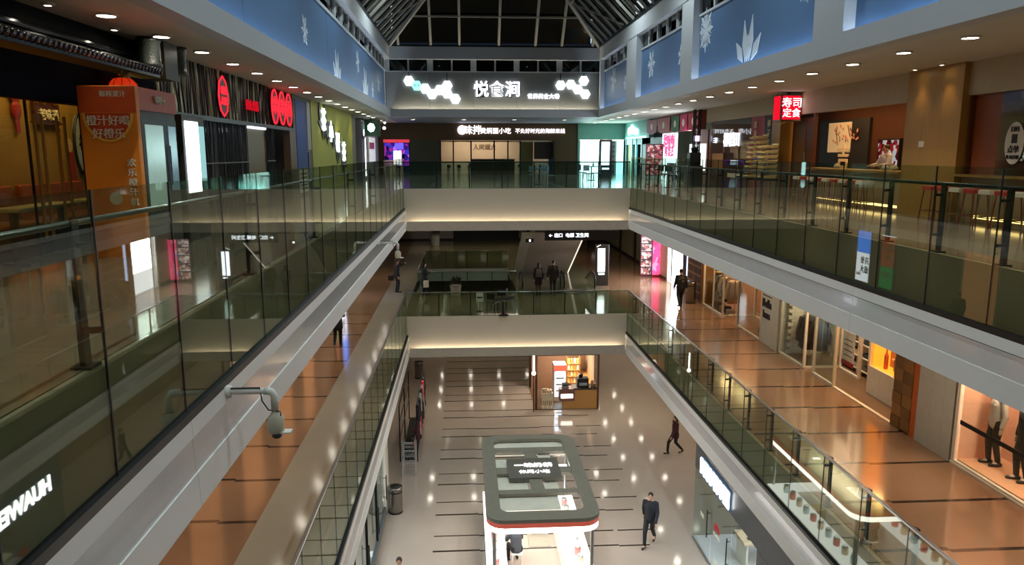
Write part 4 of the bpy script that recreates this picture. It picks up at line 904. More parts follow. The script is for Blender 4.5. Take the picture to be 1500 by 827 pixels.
b.build('cloud', E_('cyan_white_sign', (200, 255, 255), 1.8), t); box('light_line', E_('cyan_white_sign'), t, XE - .2, XE - .1, 44.6, 49.5, 2.4, 2.46); box('backing', teal, t, XE - .1, XE, 44.0, YB - .15, 2.36, ZS - .02)
t = thing('corner_shopfront', 'teal framed side window of the bright corner shop', 'shopfront', (XE, 48, 0))
box('glow_panel', E_('glare_cyan'), t, XE + .3, XE + .35, 46.4, 47.6, 0, 2.2)
for yy in (46.1, 47.7, 48.8, 50.6): box('frame_post', MC['teal_frame'], t, XE - .04, XE + .08, yy - .08, yy + .08, 0, 2.36)
box('tan_curtain', M('tan_curtain', (150, 130, 90), .7), t, XE + .1, XE + .2, 48.9, 50.4, 0, 2.2)
for i, (y, rz) in enumerate(((35.4, 1.2), (36.2, -.4), (37.2, 2.2))): chair3('cafe_chair', 'dark chair beside the black lattice post', (10.0, y, 0), rz, dark, 'dark chairs beside the lattice post')
t = thing('drink_stand', 'dark drinks stand with tall coffee machine beside the lattice post', 'stand', (10.3, 33.0, 0))
MB().box(9.95, 10.55, 32.6, 33.4, 0, .92).build('cabinet', M('stand_grey', (70, 72, 74), .5), t); MB().bev(10.0, 10.5, 32.75, 33.25, .92, 1.5, .04).build('machine', black, t); MB().lathe((10.25, 33.0, 1.5), [(.12, 0), (.16, .2), (.05, .25)], 12).build('hopper', dark, t)
# ---------------------------------------------------------------- middle floor, right shops (front plane X = XM)
XM = 11.1
frame_m = M('white_frame', (216, 210, 196), .4); pink = M('pink_wall', (222, 176, 150), .6); brickw = M('white_brick', (226, 220, 206), .7)
shopfloor = M('shop_floor', (104, 82, 62), .3); cloth_cols = [(40, 38, 36), (90, 84, 76), (150, 140, 126), (60, 40, 36), (34, 40, 52), (176, 150, 120), (24, 24, 26)]
cm = [M('cloth_%d' % i, c, .85, bump=.3, scale=14) for i, c in enumerate(cloth_cols)]
def frame_rect(t, X, y0, y1, z0, z1, w=.07, m=None, name='frame'):
    m = m or frame_m
    MB().box(X - .04, X + .04, y0, y1, z0, z0 + w).box(X - .04, X + .04, y0, y1, z1 - w, z1).box(X - .04, X + .04, y0, y0 + w, z0 + w, z1 - w).box(X - .04, X + .04, y1 - w, y1, z0 + w, z1 - w).build(name, m, t)
ZT = -2.3                                     # head of the middle floor shop windows
struct(box('wall_right_bulkhead', M('mid_bulkhead', (190, 184, 172), .6), None, XM, XM + .2, YK, 36.0, ZT, -1.72), 'pale bulkhead over the right middle shops')
struct(box('floor_shop', shopfloor, None, XM, 15.5, YK, YE, L2 - .3, L2), 'floor of the right middle shops')
# pink window with suited mannequins
t = thing('pink_window', 'pink lined display window with black barrier band', 'shop window', (XM, 11.5, L2))
box('back_panel', pink, t, 12.2, 12.3, 6, 15.3, L2, ZT); box('plinth', M('pink_plinth', (206, 160, 126), .5), t, XM + .05, 12.2, 6, 15.3, L2, L2 + .12)
box('end_panel', pink, t, XM + .05, 12.3, 15.3, 15.36, L2, ZT); frame_rect(t, XM, 6, 15.38, L2, ZT, .1)
box('glass_pane', shopglass, t, XM - .005, XM + .005, 11.0, 15.2, L2 + .1, ZT - .1); box('glass_pane', shopglass, t, XM - .005, XM + .005, 6.2, 10.95, L2 + .1, ZT - .1)
box('barrier_band', black, t, XM - .03, XM - .012, 6, 15.2, L2 + .98, L2 + 1.08)
box('sill_light', frame_m, t, XM - .06, XM + .05, 6, 15.38, L2, L2 + .05)
lamp('window_lamp', 'AREA', (11.6, 13.5, ZT - .1), 90, (255, 214, 180), t, size=.5, size_y=3.4); lamp('window_lamp', 'AREA', (11.6, 9, ZT - .1), 90, (255, 214, 180), t, size=.5, size_y=4)
t = struct(thing('wall_pillar', None, None, (XM, 16.1, L2)), 'pale grey panelled pillar beside the pink window')
for a, c in ((15.42, 15.78), (15.785, 16.25), (16.255, 16.75)): box('panel', M('pillar_pale', (178, 180, 172), .5), t, XM - .06, XM + .5, a, c, L2, -1.73)
t = struct(thing('wall_pillar', None, None, (XM, 17.2, L2)), 'wood block pillar with orange edge beside the orange window')
box('orange_edge', M('orange_edge', (190, 96, 40), .5), t, XM - .04, XM + .4, 16.76, 17.0, L2, -1.73)
woodb = [wood('wood_block_%d' % i, c, d) for i, (c, d) in enumerate((((120, 86, 44), (140, 100, 52)), ((138, 100, 54), (156, 114, 62)), ((106, 76, 40), (124, 90, 48))))]
for k in range(12):
    for j in range(2): box('wood_block', woodb[(k * 2 + j * 5) % 3], t, XM - .05 - .015 * ((k + j) % 2), XM + .4, 17.01 + j * .4, 17.40 + j * .4, L2 + k * .315, L2 + (k + 1) * .315 - .006)
# recessed orange window
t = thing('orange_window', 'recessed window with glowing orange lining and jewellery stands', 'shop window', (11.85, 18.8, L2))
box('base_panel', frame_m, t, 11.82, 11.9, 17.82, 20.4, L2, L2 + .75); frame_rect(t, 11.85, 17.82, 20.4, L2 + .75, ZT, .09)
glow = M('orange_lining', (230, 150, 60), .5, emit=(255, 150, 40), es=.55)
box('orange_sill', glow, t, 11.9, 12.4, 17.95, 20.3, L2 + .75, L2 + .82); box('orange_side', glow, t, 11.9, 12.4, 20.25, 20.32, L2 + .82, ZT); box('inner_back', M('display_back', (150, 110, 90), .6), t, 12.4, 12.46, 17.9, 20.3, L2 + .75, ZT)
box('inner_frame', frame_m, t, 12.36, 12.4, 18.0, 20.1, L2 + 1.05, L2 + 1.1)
random.seed(8)
for k in range(8):
    b = thing('bottle_display', 'small dark and coral bottle on the orange window sill', 'bottle', (12.15 + random.uniform(-.08, .1), 18.15 + k * .26, L2 + .82), 0, 'bottles on the orange window sill')
    MB().lathe((0, 0, 0), [(.05, 0), (.06, .02), (.06, .3 + .1 * (k % 3)), (.02, .42 + .1 * (k % 3)), (.02, .55 + .1 * (k % 3))], 10).build('bottle', M('bottle_%d' % (k % 3), [(40, 30, 30), (190, 90, 70), (120, 110, 100)][k % 3], .3), b, True)
lamp('window_lamp', 'AREA', (12.1, 19, ZT - .05), 40, (255, 190, 110), t, size=.3, size_y=2)
# entrance with open glass doors and notice
t = thing('shop_entrance', 'white framed glass door beside a hanging paper notice', 'door', (XM, 21, L2))
frame_rect(t, XM, 20.9, 22.3, L2, ZT, .07); dgl = box('door_glass', shopglass, t, XM - .005, XM + .005, 20.98, 22.22, L2 + .07, ZT - .07)
MB().tube([(XM - .06, 21.1, L2 + .9), (XM - .06, 21.1, L2 + 1.6)], .015, 6).build('door_handle', steel, dgl)
box('threshold', frame_m, t, XM - .05, XM + .05, 17.0, 20.9, L2, L2 + .03)
s = thing('paper_notice', 'white paper notice with red foot hanging in the shop entrance', 'notice', (11.7, 20.5, -4.2))
nm = onX(1243, 512, 11.5)
box('sheet', M('notice_white', (206, 204, 196), .6), s, 11.49, 11.5, nm.y - .35, nm.y + .35, nm.z - .35, nm.z + .55); box('red_foot', red, s, 11.488, 11.5, nm.y - .35, nm.y + .35, nm.z - .5, nm.z - .36)
for k in range(4): box('print_line', M('grey_ink', (90, 90, 90), .7), s, 11.483, 11.489, nm.y - .24, nm.y + .24, nm.z - .2 + k * .16, nm.z - .17 + k * .16)
MB().tube([(11.5, nm.y, nm.z + .55), (11.5, nm.y, -1.72)], .006, 4).build('cord', steel, s)
# garments
def garment(x, y, ztop, rz, m, label, group, L=.75, w=.24):
    t = thing('garment', label, 'clothing', (x, y, ztop - L), rz, group); key = (L, w)
    if key not in GA:
        prof = [(1.05, .09, 0), (1.0, .08, .3), (.92, .07, .55), (.95, .08, .8), (.9, .07, .93), (.25, .04, 1.0)]
        b = MB().loft([[(a * w * math.cos(k * math.pi / 6), d * math.sin(k * math.pi / 6) * (1 + .25 * math.sin(k * 5)), q * L) for k in range(12)] for a, d, q in prof]).smooth()
        sl = []
        for s in (-1, 1): sl.append(MB().tube([(s * w * .8, 0, L * .93), (s * w * 1.25, .01, L * .5), (s * w * 1.2, .02, L * .2)], [.06, .055, .045], 7).mesh('sleeve'))
        h = MB().tube([(-w * .8, 0, L * .93), (0, 0, L + .02), (w * .8, 0, L * .93)], .008, 4).tube([(0, 0, L + .02), (0, 0, L + .06), (.02, 0, L + .08), (0, 0, L + .1)], .005, 4)
        GA[key] = (b.mesh('body'), sl[0], sl[1], h.mesh('hanger'))
    for me, nm_ in zip(GA[key], ('body', 'sleeve', 'sleeve', 'hanger')):
        o = bpy.data.objects.new(nm_, me); COL.objects.link(o); o.parent = t
        mm = m if nm_ != 'hanger' else steel
        if not me.materials: me.materials.append(mm)
        o.material_slots[0].link = 'OBJECT'; o.material_slots[0].material = mm
    return t
GA = {}
def clothes_rack(x, y0, y1, label, z=1.55, m=None):
    t = thing('clothes_rack', label, 'rack', (x, (y0 + y1) / 2, L2)); m = m or steel
    MB().tube([(x, y0, L2 + z), (x, y1, L2 + z)], .016, 6).build('rail', m, t)
    for yy in (y0, y1):
        MB().tube([(x, yy, L2), (x, yy, L2 + z)], .016, 6).build('upright', m, t); MB().tube([(x - .22, yy, L2 + .02), (x + .22, yy, L2 + .02)], .016, 6).build('foot', m, t)
# shop with white brick wall, Y 22.3 - 24.8
struct(box('wall_interior', brickw, None, 12.9, 13.0, 17.9, 26.2, L2, -1.72), 'white wall inside the right middle clothes shop')
wb = struct(thing('wall_brick', None, None, (XM + .5, 24.75, L2)), 'white painted brick pier inside the clothes shop window')
random.seed(2); bk = None
for r_ in range(26):
    for j in range(6):
        x = XM + .2 + j * .22 + (.11 if r_ % 2 else 0)
        if bk is None: bk = MB().box(x, x + .21, 24.70, 24.80, L2, L2 + .115).build('brick', brickw, wb); x0b = x
        else: share(bk, (x - x0b, random.uniform(-.006, .006), r_ * .123))
t = thing('clothes_window', 'white framed corner display window of the white brick clothes shop', 'shop window', (XM, 23.6, L2))
frame_rect(t, XM, 22.9, 24.85, L2, ZT); box('glass_pane', shopglass, t, XM - .005, XM + .005, 22.97, 24.78, L2 + .07, ZT - .07)
MB().box(XM, 12.3, 22.86, 22.92, L2, L2 + .07).box(12.24, 12.3, 22.86, 22.92, L2, ZT).build('return_frame', frame_m, t); box('return_glass', shopglass, t, XM + .05, 12.24, 22.885, 22.895, L2 + .07, ZT)
frame_rect(t, 12.27, 21.6, 22.85, L2, ZT, .06, name='inner_frame')
lamp('shop_lamp', 'AREA', (12.0, 22.4, -1.85), 95, (255, 226, 190), t, size=1.2, size_y=4)
clothes_rack(11.75, 23.1, 24.5, 'clothes rack with dark coats in the white brick window')
random.seed(9)
for k in range(7): garment(11.75, 23.2 + k * .19, L2 + 1.5, random.uniform(-.15, .15), cm[(0, 1, 6, 0, 4, 6, 1)[k]], 'dark long coat hanging in the white brick window', 'dark coats in the white brick window', 1.15 if k > 3 else 1.0)
s = thing('shelf_unit', 'white shelf unit with folded clothes and shoes in the clothes shop', 'shelf', (12.7, 22.2, L2))
for k in range(5): box('shelf', frame_m, s, 12.5, 12.9, 21.0, 23.4, L2 + .15 + k * .42, L2 + .18 + k * .42)
for yy in (21.0, 22.2, 23.37): box('upright', frame_m, s, 12.5, 12.9, yy, yy + .03, L2, L2 + 2.0)
for k in range(4):
    for j in range(4):
        b = thing('folded_garment', 'folded dark and tan garments on the white shelf unit', 'clothing', (12.68, 21.3 + j * .56, L2 + .18 + k * .42), 0, 'folded garments on the white shelf unit')
        MB().bev(-.13, .13, -.18, .18, 0, .13, .03).build('pile', cm[(k * 3 + j) % 7], b, True)
# white panel with script sign
t = struct(thing('wall_panel', None, None, (XM, 25.6, L2)), 'white wall panel carrying the black script sign')
box('panel', M('panel_white', (196, 198, 190), .5), t, XM - .05, XM + .4, 25.5, 26.5, L2, -1.73); box('panel', M('panel_white'), t, XM - .1, XM + .4, 24.9, 25.48, L2, -1.73)
s = thing('script_sign', 'black script lettering on the white panel between two clothes shops', 'sign', (XM - .08, 26.0, -4.6))
text('Bella', .42, (XM - .07, 26.0, -3.98), 'E', inkm, s, bold=.012); text('luna', .38, (XM - .07, 26.0, -4.4), 'E', inkm, s, bold=.012); MB().box(XM - .075, XM - .06, 25.6, 26.4, -3.7, -3.67).build('bar', inkm, s)
# dress window, Y 26.5 - 29
t = thing('dress_window', 'dim display window with a pale dress stand', 'shop window', (XM, 27.7, L2))
frame_rect(t, XM, 26.55, 29.0, L2, ZT, .06); box('glass_pane', shopglass, t, XM - .005, XM + .005, 26.6, 28.95, L2 + .06, ZT - .06); box('back_curtain', M('taupe_curtain', (96, 84, 70), .8), t, 12.4, 12.45, 26.5, 29.05, L2, -1.73)
d = thing('dress_stand', 'tailor dummy wearing a pale patterned top and grey skirt', 'mannequin', (11.6, 27.3, L2))
MB().lathe((0, 0, .75), [(.16, 0), (.2, .1), (.15, .32), (.2, .52), (.18, .66), (.06, .74), (.05, .8)], 14).smooth().build('top', M('pale_floral', (200, 176, 160), .8, var=.3, scale=25), d, True)
MB().lathe((0, 0, .15), [(.3, 0), (.24, .25), (.17, .62)], 14).smooth().build('skirt', M('grey_skirt', (130, 126, 122), .8), d, True)
MB().tube([(0, 0, 0), (0, 0, .2)], .02, 6).lathe((0, 0, 0), [(.18, 0), (.18, .02), (.02, .04)], 12).build('stand', steel, d, True)
# clothes shop, Y 29 - 33.5
t = thing('clothes_window', 'white framed corner display window of the warm lit clothes shop', 'shop window', (XM, 31.6, L2))
frame_rect(t, XM, 30.7, 33.4, L2, ZT); box('glass_pane', shopglass, t, XM - .005, XM + .005, 30.8, 32.0, L2 + .07, ZT); box('glass_pane', shopglass, t, XM - .005, XM + .005, 32.05, 33.3, L2 + .07, ZT); box('mullion', frame_m, t, XM - .03, XM + .03, 31.99, 32.06, L2, ZT)
MB().box(XM, 12.5, 30.62, 30.69, L2, L2 + .07).box(12.44, 12.5, 30.62, 30.69, L2, ZT).build('return_frame', frame_m, t); frame_rect(t, 12.47, 29.2, 30.6, L2, ZT, .06, name='inner_frame')
struct(box('wall_interior', M('warm_shop_wall', (190, 130, 84), .7), None, 12.95, 13.05, 29, 35.9, L2, -1.72), 'warm brown wall inside the clothes shop'); lamp('shop_lamp', 'AREA', (12.0, 31.8, -1.85), 110, (255, 206, 150), t, size=1.2, size_y=3.6)
clothes_rack(11.7, 31.0, 33.1, 'clothes rack in the warm lit shop window')
for k in range(11): garment(11.7, 31.1 + k * .18, L2 + 1.5, random.uniform(-.2, .2), cm[(2, 5, 1, 0, 3, 2, 5, 1, 0, 2, 6)[k]], 'patterned garment on the rack in the warm lit window', 'garments in the warm lit window', .85 + .2 * (k % 2))
for k in range(5):
    b = thing('shoe_box', 'low display box under the rack in the warm lit window', 'box', (11.6, 31.2 + k * .42, L2), 0, 'display boxes in the warm lit window'); MB().bev(-.16, .16, -.15, .15, 0, .2 + .05 * (k % 2), .02).build('box', cm[(2, 0, 5, 3, 1)[k]], b, True)
s = thing('straw_hat', 'yellow straw hat on top of the rack in the warm lit window', 'hat', (11.7, 33.0, L2 + 1.57)); MB().lathe((0, 0, 0), [(.22, 0), (.22, .015), (.12, .03), (.11, .12), (.05, .15)], 14).smooth().build('hat', M('straw', (200, 160, 80), .8), s, True)
# shelf pillar, bin, bright doorway
t = thing('shelf_pillar', 'brown wooden cubby shelf pillar beside the clothes shop', 'shelf', (XM + .1, 34.6, L2))
box('carcass', woodb[0], t, XM - .1, XM + .5, 33.5, 35.7, L2, -1.73)
for k in range(9):
    for j in range(3): box('cubby', M('cubby_dark', (70, 40, 22), .6), t, XM - .12, XM - .1, 33.6 + j * .7, 34.2 + j * .7, L2 + .12 + k * .4, L2 + .42 + k * .4)
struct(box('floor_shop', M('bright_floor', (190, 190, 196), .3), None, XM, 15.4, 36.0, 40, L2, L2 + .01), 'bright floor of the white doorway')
t = thing('bright_doorway', 'glaring white lit shop doorway on the middle floor', 'door', (XM, 37.8, L2))
box('glow_back', E_('doorway_white', (250, 250, 255), 2.), t, 11.3, 11.35, 36.72, 39.5, L2 + .02, -2.4); box('dark_jamb', black, t, XM - .05, XM + .15, 36.2, 36.7, L2, -1.73); box('lit_leaf', E_('doorway_blue', (190, 210, 255), 1.6), t, XM - .02, XM + .02, 35.75, 36.15, L2 + .9, -2.6); box('jamb', frame_m, t, XM - .05, XM + .15, 39.5, 39.7, L2, -1.73)
lamp('shop_lamp', 'AREA', (11.2, 38, -3.6), 160, (244, 244, 255), t, size=1.6, size_y=2.4, rot=(0, math.pi / 2, 0))
tanw = M('tan_wall_panel', (160, 148, 120), .5)
t = struct(thing('wall_right', None, None, (XM, 48, L2)), 'tan panelled right wall near the escalators')
for a, c in ((39.75, 42.0), (45.2, 47.2), (48.4, 51.8), (53, 60)): box('wall_panel', tanw, t, XM, XM + .15, a, c, L2, -1.73)
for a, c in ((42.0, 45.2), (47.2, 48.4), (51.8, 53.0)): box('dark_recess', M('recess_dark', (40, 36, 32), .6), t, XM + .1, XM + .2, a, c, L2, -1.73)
box('baseboard', black, t, XM - .02, XM, 39.75, 60, L2, L2 + .15)
t = thing('poster_tower', 'poster board of white and red notices beside a pink lit panel', 'board', (10.3, 41.3, L2))
xq = onY(947, 390, 41.3).x; nb = printed('notice_print', [(226, 214, 208), (200, 120, 120), (236, 230, 226), (90, 60, 60)], 7)
box('frame', M('frame_dark_red', (90, 30, 34), .5), t, xq - .36, xq + .3, 41.3, 41.4, L2, L2 + 2.35)
for j in range(5): box('poster', nb, t, xq - .32, xq + .26, 41.28, 41.3, L2 + .12 + j * .45, L2 + .5 + j * .45)
box('lit_panel', screen('pink_lit', [(240, 70, 120), (230, 60, 100), (120, 120, 220), (250, 120, 150)], 1.3, 3), t, xq + .34, xq + .78, 41.25, 41.3, L2 + .1, L2 + 2.3); box('panel_case', red, t, xq + .32, xq + .8, 41.3, 41.4, L2, L2 + 2.35)
def bin_(x, y, z, label, r=.2, h=.75):
    t = thing('litter_bin', label, 'bin', (x, y, z))
    MB().lathe((0, 0, 0), [(r * .95, 0), (r, .02), (r, h - .06), (r * 1.04, h - .05), (r * 1.04, h)], 20).smooth().build('body', M('polished_steel', (150, 146, 140), .18, .95), t, True); MB().lathe((0, 0, h), [(r * .8, 0), (r * .7, .03), (r * .3, .05)], 20).build('lid', black, t, True)
    MB().lathe((0, 0, 0), [(r * 1.06, 0), (r * 1.06, .03)], 20).build('foot_ring', dark, t, True); MB().lathe((0, 0, h * .8), [(r * 1.015, 0), (r * 1.015, .03)], 20).build('band', dark, t, True)
p = onZ(1011, 443, L2); bin_(p.x, p.y, L2, 'steel litter bin beside the cubby shelf pillar', .24, 1.0)
p = onZ(580, 749, L1); bin_(p.x, p.y, L1, 'polished steel litter bin beside the white column', .24, .95)
p = onZ(614, 553, L1); bin_(p.x, p.y, L1, 'steel litter bin near the clothes stall on the ground floor', .24, .95)
# left wall posters, seen mirrored in the right railing and on the floor
for k, (a, c, m, lab, ed) in enumerate(((35.4, 36.6, None, 'lit poster, blue above and white with print below, on the left middle wall', 0), (33.3, 34.4, None, 'lit poster, brown above and green below, on the left middle wall', 1))):
    t = thing('lit_poster', lab, 'poster', (-5.98, (a + c) / 2, -4.95))
    box('frame', black, t, -6.0, -5.97, a - .05, c + .05, -5.0, -2.15)
    if ed == 0:
        box('blue_half', E_('poster_blue', (60, 120, 220), 2.4), t, -5.97, -5.96, a, c, -3.5, -2.2); box('white_half', E_('poster_white', (226, 230, 240), 2.4), t, -5.97, -5.96, a, c, -4.95, -3.5)
        text('开业', .4, (-5.95, a + .4, -3.9), 'W', inkm, t); text('盛大', .4, (-5.95, a + .4, -4.35), 'W', inkm, t); text('SALE', .2, (-5.95, c - .3, -4.6), 'W', red, t)
    elif ed == 1:
        box('white_head', E_('poster_white'), t, -5.97, -5.96, a, c, -2.45, -2.2); box('brown_half', E_('poster_brown', (130, 60, 40), 1.4), t, -5.97, -5.96, a, c, -3.9, -2.45); box('green_half', E_('poster_green', (20, 110, 60), 1.6), t, -5.97, -5.96, a, c, -4.95, -3.9)
        text('新品', .36, (-5.95, a + .35, -3.0), 'W', ivory, t); text('上市', .36, (-5.95, a + .35, -3.45), 'W', ivory, t); text('尝鲜', .36, (-5.95, a + .55, -4.3), 'W', ivory, t)
for a in (7.5, 11.3, 15.1, 18.9, 22.7, 26.4):
    t = thing('shop_window', 'warm lit shop window in the left middle wall', 'shop window', (-6.0, a + 1.5, L2), 0, 'warm windows in the left middle wall')
    box('glow', M('warm_window_glow', (220, 150, 90), .6, emit=(255, 180, 120), es=.35), t, -6.0, -5.99, a, a + 2.0, L2 + .3, -2.4); frame_rect(t, -5.97, a - .08, a + 2.08, L2 + .2, -2.3, .08)
# ---------------------------------------------------------------- middle floor beyond the bridge
# escalator rising towards the upper floor, lit along its skirt
def escalator(name, label, x0, x1, ya, za, yb, zb, led):
    t = thing(name, label, 'escalator', ((x0 + x1) / 2, ya, za)); d = Vector((0, yb - ya, zb - za)); n = int(abs(zb - za) / .2)
    st = M('step_metal', (104, 98, 90), .5, .3)
    sm = None
    for k in range(n):
        y = ya + (yb - ya) * k / n; z = za + (zb - za) * k / n; dy = (yb - ya) / n
        if sm is None: sm = MB().box(x0 + .18, x1 - .18, min(y, y + dy), max(y, y + dy), z - .25, z + .02).build('step', st, t); y0, z0 = y, z
        else: share(sm, (0, y - y0, z - z0))
    for x in (x0, x1 - .16):
        MB().prism([(x, ya, za - .5), (x, yb, zb - .5), (x, yb, zb + .12), (x, ya, za + .12)], (.16, 0, 0)).build('skirt', M('skirt_metal', (140, 134, 124), .35, .4), t)
        MB().prism([(x + .07, ya, za + .12), (x + .07, yb, zb + .12), (x + .07, yb, zb + .9), (x + .07, ya, za + .9)], (.02, 0, 0)).build('glass_side', shopglass, t)
        MB().tube([(x + .08, ya, za + .2), (x + .08, ya - .0 + (ya - yb) * .06, za + .55), (x + .08, ya + (ya - yb) * .04, za + .88), (x + .08, ya, za + .93), (x + .08, yb, zb + .93)], .04, 7).smooth().build('handrail', black, t)
        if led: MB().tube([(x + (.18 if x == x0 else -.02), ya, za + .06), (x + (.18 if x == x0 else -.02), yb, zb + .06)], .02, 5).build('skirt_light', E_('skirt_led', (255, 244, 224), 5 if x > x0 else .6), t)
    MB().prism([(x0, ya, za - .5), (x1, ya, za - .5), (x1, yb, zb - .5), (x0, yb, zb - .5)], (0, 0, -.05)).build('underside', M('escalator_belly', (176, 164, 150), .6), t)
    MB().tube([(x1 - .06, ya, za - .56), (x1 - .06, yb, zb - .56)], .03, 6).build('edge_light', E_('skirt_led'), t)
    MB().prism([(x0 - .5, ya, za - .5), (x0 - .02, ya, za - .5), (x0 - .02, yb, zb - .5), (x0 - .5, yb, zb - .5)], (0, 0, -.08)).build('side_soffit', M('side_soffit', (190, 190, 174), .5), t)
    return t
escalator('escalator', 'grey escalator with a bright lit skirt rising from the middle floor', 3.35, 6.1, 44.0, L2 + .05, 36.9, -1.95, True)
t = thing('escalator', 'descending escalator landing with black looped handrails on the middle floor', 'escalator', (5.6, 37.6, L2))
for x in (2.85, 4.75, 4.95, 6.5):
    pts = [(x, 36.5, L2 + .25), (x, 36.35, L2 + .55), (x, 36.4, L2 + .85), (x, 36.6, L2 + .95), (x, 37.6, L2 + .95), (x, 39.2, L2 + .3)]
    MB().tube(pts, .045, 7).smooth().build('handrail', black, t)
    MB().prism([(x - .012, 36.5, L2 + .02), (x - .012, 38.6, L2 + .02), (x - .012, 38.6, L2 + .5), (x - .012, 37.5, L2 + .9), (x - .012, 36.55, L2 + .9)], (.024, 0, 0)).build('glass_side', glass2, t)
box('comb_plate', steel, t, 2.9, 6.45, 36.3, 37.6, L2, L2 + .02)
t = thing('direction_sign', 'hanging black direction sign with white lit writing above the escalators', 'sign', (6.0, 36.2, -3.1))
a = onY(798, 350, 36.2); c = onY(862, 341, 36.2); d = onY(905, 355, 36.2)
box('board', black, t, a.x, d.x, 36.2, 36.26, c.z - .36, c.z + .12)
text('← 出口  电梯 卫生间', .22, ((a.x + c.x) / 2 + .1, 36.19, c.z - .12), 'N', E_('sign_white_soft', (240, 244, 255), 2.2), t)
for x in (a.x + .2, d.x - .2): MB().tube([(x, 36.23, c.z + .12), (x, 36.23, -1.72)], .015, 5).build('rod', dark, t)
t = thing('hanging_sign', 'small black sign hanging left of the escalator', 'sign', (3.2, 36.2, -2.8)); a = onY(776, 352, 36.2)
box('plate', black, t, a.x - .2, a.x + .2, 36.2, 36.24, a.z - .09, a.z + .09); box('pictogram', E_('sign_white_soft'), t, a.x - .03, a.x + .05, 36.19, 36.2, a.z - .05, a.z + .04); MB().tube([(a.x, 36.22, a.z + .09), (a.x, 36.22, -1.72)], .01, 5).build('rod', dark, t)
t = thing('light_totem', 'tall glowing white light box stand near the escalators', 'sign', (7.25, 38.5, L2)); xq = onY(881, 390, 38.5).x
MB().bev(xq - .32, xq + .4, 38.5, 38.66, L2, L2 + 2.2, .02).build('case', M('totem_case', (60, 56, 50), .4), t); box('light_face', E_('totem_light', (240, 248, 255), 3.), t, xq - .2, xq + .18, 38.49, 38.5, L2 + .75, L2 + 2.0); box('caption', E_('totem_light'), t, xq - .16, xq + .16, 38.49, 38.5, L2 + .6, L2 + .67)
for k in range(3): MB().ball((xq - .25 + k * .08, 38.48, L2 + 2.1 + .04 * k), .02, .02, .02, 6, 4).build('spark', E_('totem_light'), t)
# end wall openings
for i, (a, c, lab) in enumerate(((664, 760, 'dark shop opening in the tan end wall'), (860, 905, 'dark doorway in the tan end wall beside the escalators'))):
    t = thing('shop_opening', lab, 'opening', (onY((a + c) / 2, 345, YE).x, YE - .1, L2)); x0 = onY(a, 345, YE).x; x1 = onY(c, 345, YE).x
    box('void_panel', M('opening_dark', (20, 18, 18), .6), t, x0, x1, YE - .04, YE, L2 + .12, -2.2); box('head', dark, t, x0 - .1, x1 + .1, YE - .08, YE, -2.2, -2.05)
    for k in range(3): box('shelf_light', E_('dim_white', (200, 190, 180), .7), t, x0 + .4 + k * (x1 - x0) / 3, x0 + .9 + k * (x1 - x0) / 3, YE - .06, YE - .04, L2 + 1.4, L2 + 1.5)
struct(box('baseboard_end', black, None, -6, 11, YE - .03, YE, L2, L2 + .12), 'black skirting along the tan end wall')
# planting and odd furniture on the bridge
random.seed(31)
def bush(x, y, z, label, r=.45, h=.5, pot=True, cat='plant'):
    t = thing('planter_bush', label, cat, (x, y, z))
    MB().lathe((0, 0, 0), [(r * .5, 0), (r * .62, h * .9), (r * .66, h), (r * .55, h)], 12).build('pot', M('planter_white', (170, 168, 160), .5), t, True)
    b = MB()
    for k in range(90):
        a = random.uniform(0, 6.28); e = random.uniform(-.2, 1.4); L = r * random.uniform(.6, 1.15); dd = Vector((math.cos(a) * math.cos(e), math.sin(a) * math.cos(e), math.sin(e))); q = dd.cross(Vector((.1, .2, 1))).normalized() * .06
        p = Vector((0, 0, h)) + dd * L * .55; b.add([p, p + dd * L * .25 + q, p + dd * L * .5, p + dd * L * .25 - q], [(0, 1, 2, 3)])
    b.build('foliage', M('dusk_leaf', (44, 50, 36), .6), t, True)
p = onZ(667, 440, L2); bush(p.x, 36.4, L2, 'round dark bush in a pale pot behind the middle bridge railing')
p = onZ(640, 352, L2); bush(p.x, 56.5, L2, 'dark bush in a pot near the tan end wall', .6, .8)
t = thing('notice_stand', 'small white notice stand on the middle bridge', 'sign', (0, 33, L2)); p = onZ(703, 456, L2)
t.location = (p.x, p.y, L2); MB().tube([(0, 0, 0), (0, 0, .5)], .015, 6).lathe((0, 0, 0), [(.14, 0), (.14, .02), (.02, .03)], 12).build('stand', dark, t, True); MB().bev(-.16, .16, -.02, .02, .45, .85, .01).build('card', M('card_white', (220, 216, 206), .5), t, True); MB().box(-.12, .12, -.023, -.02, .6, .68).build('print', inkm, t, True)
for k, (px, py) in enumerate(((735, 452), (748, 449), (722, 456))):
    p = onZ(px, py, L2); chair3('cafe_chair', 'dark cafe chair standing on the middle bridge', (p.x, p.y, L2), k * 1.3, black, 'dark chairs on the middle bridge')
p = onZ(740, 458, L2); t = thing('cafe_table', 'dark round cafe table on the middle bridge', 'table', (p.x - .1, p.y - .5, L2))
MB().lathe((0, 0, 0), [(.22, 0), (.22, .02), (.03, .04), (.03, .7)], 14).build('pedestal', dark, t, True); MB().lathe((0, 0, .7), [(.36, 0), (.38, .02), (.36, .04)], 20).build('table_top', black, t, True)
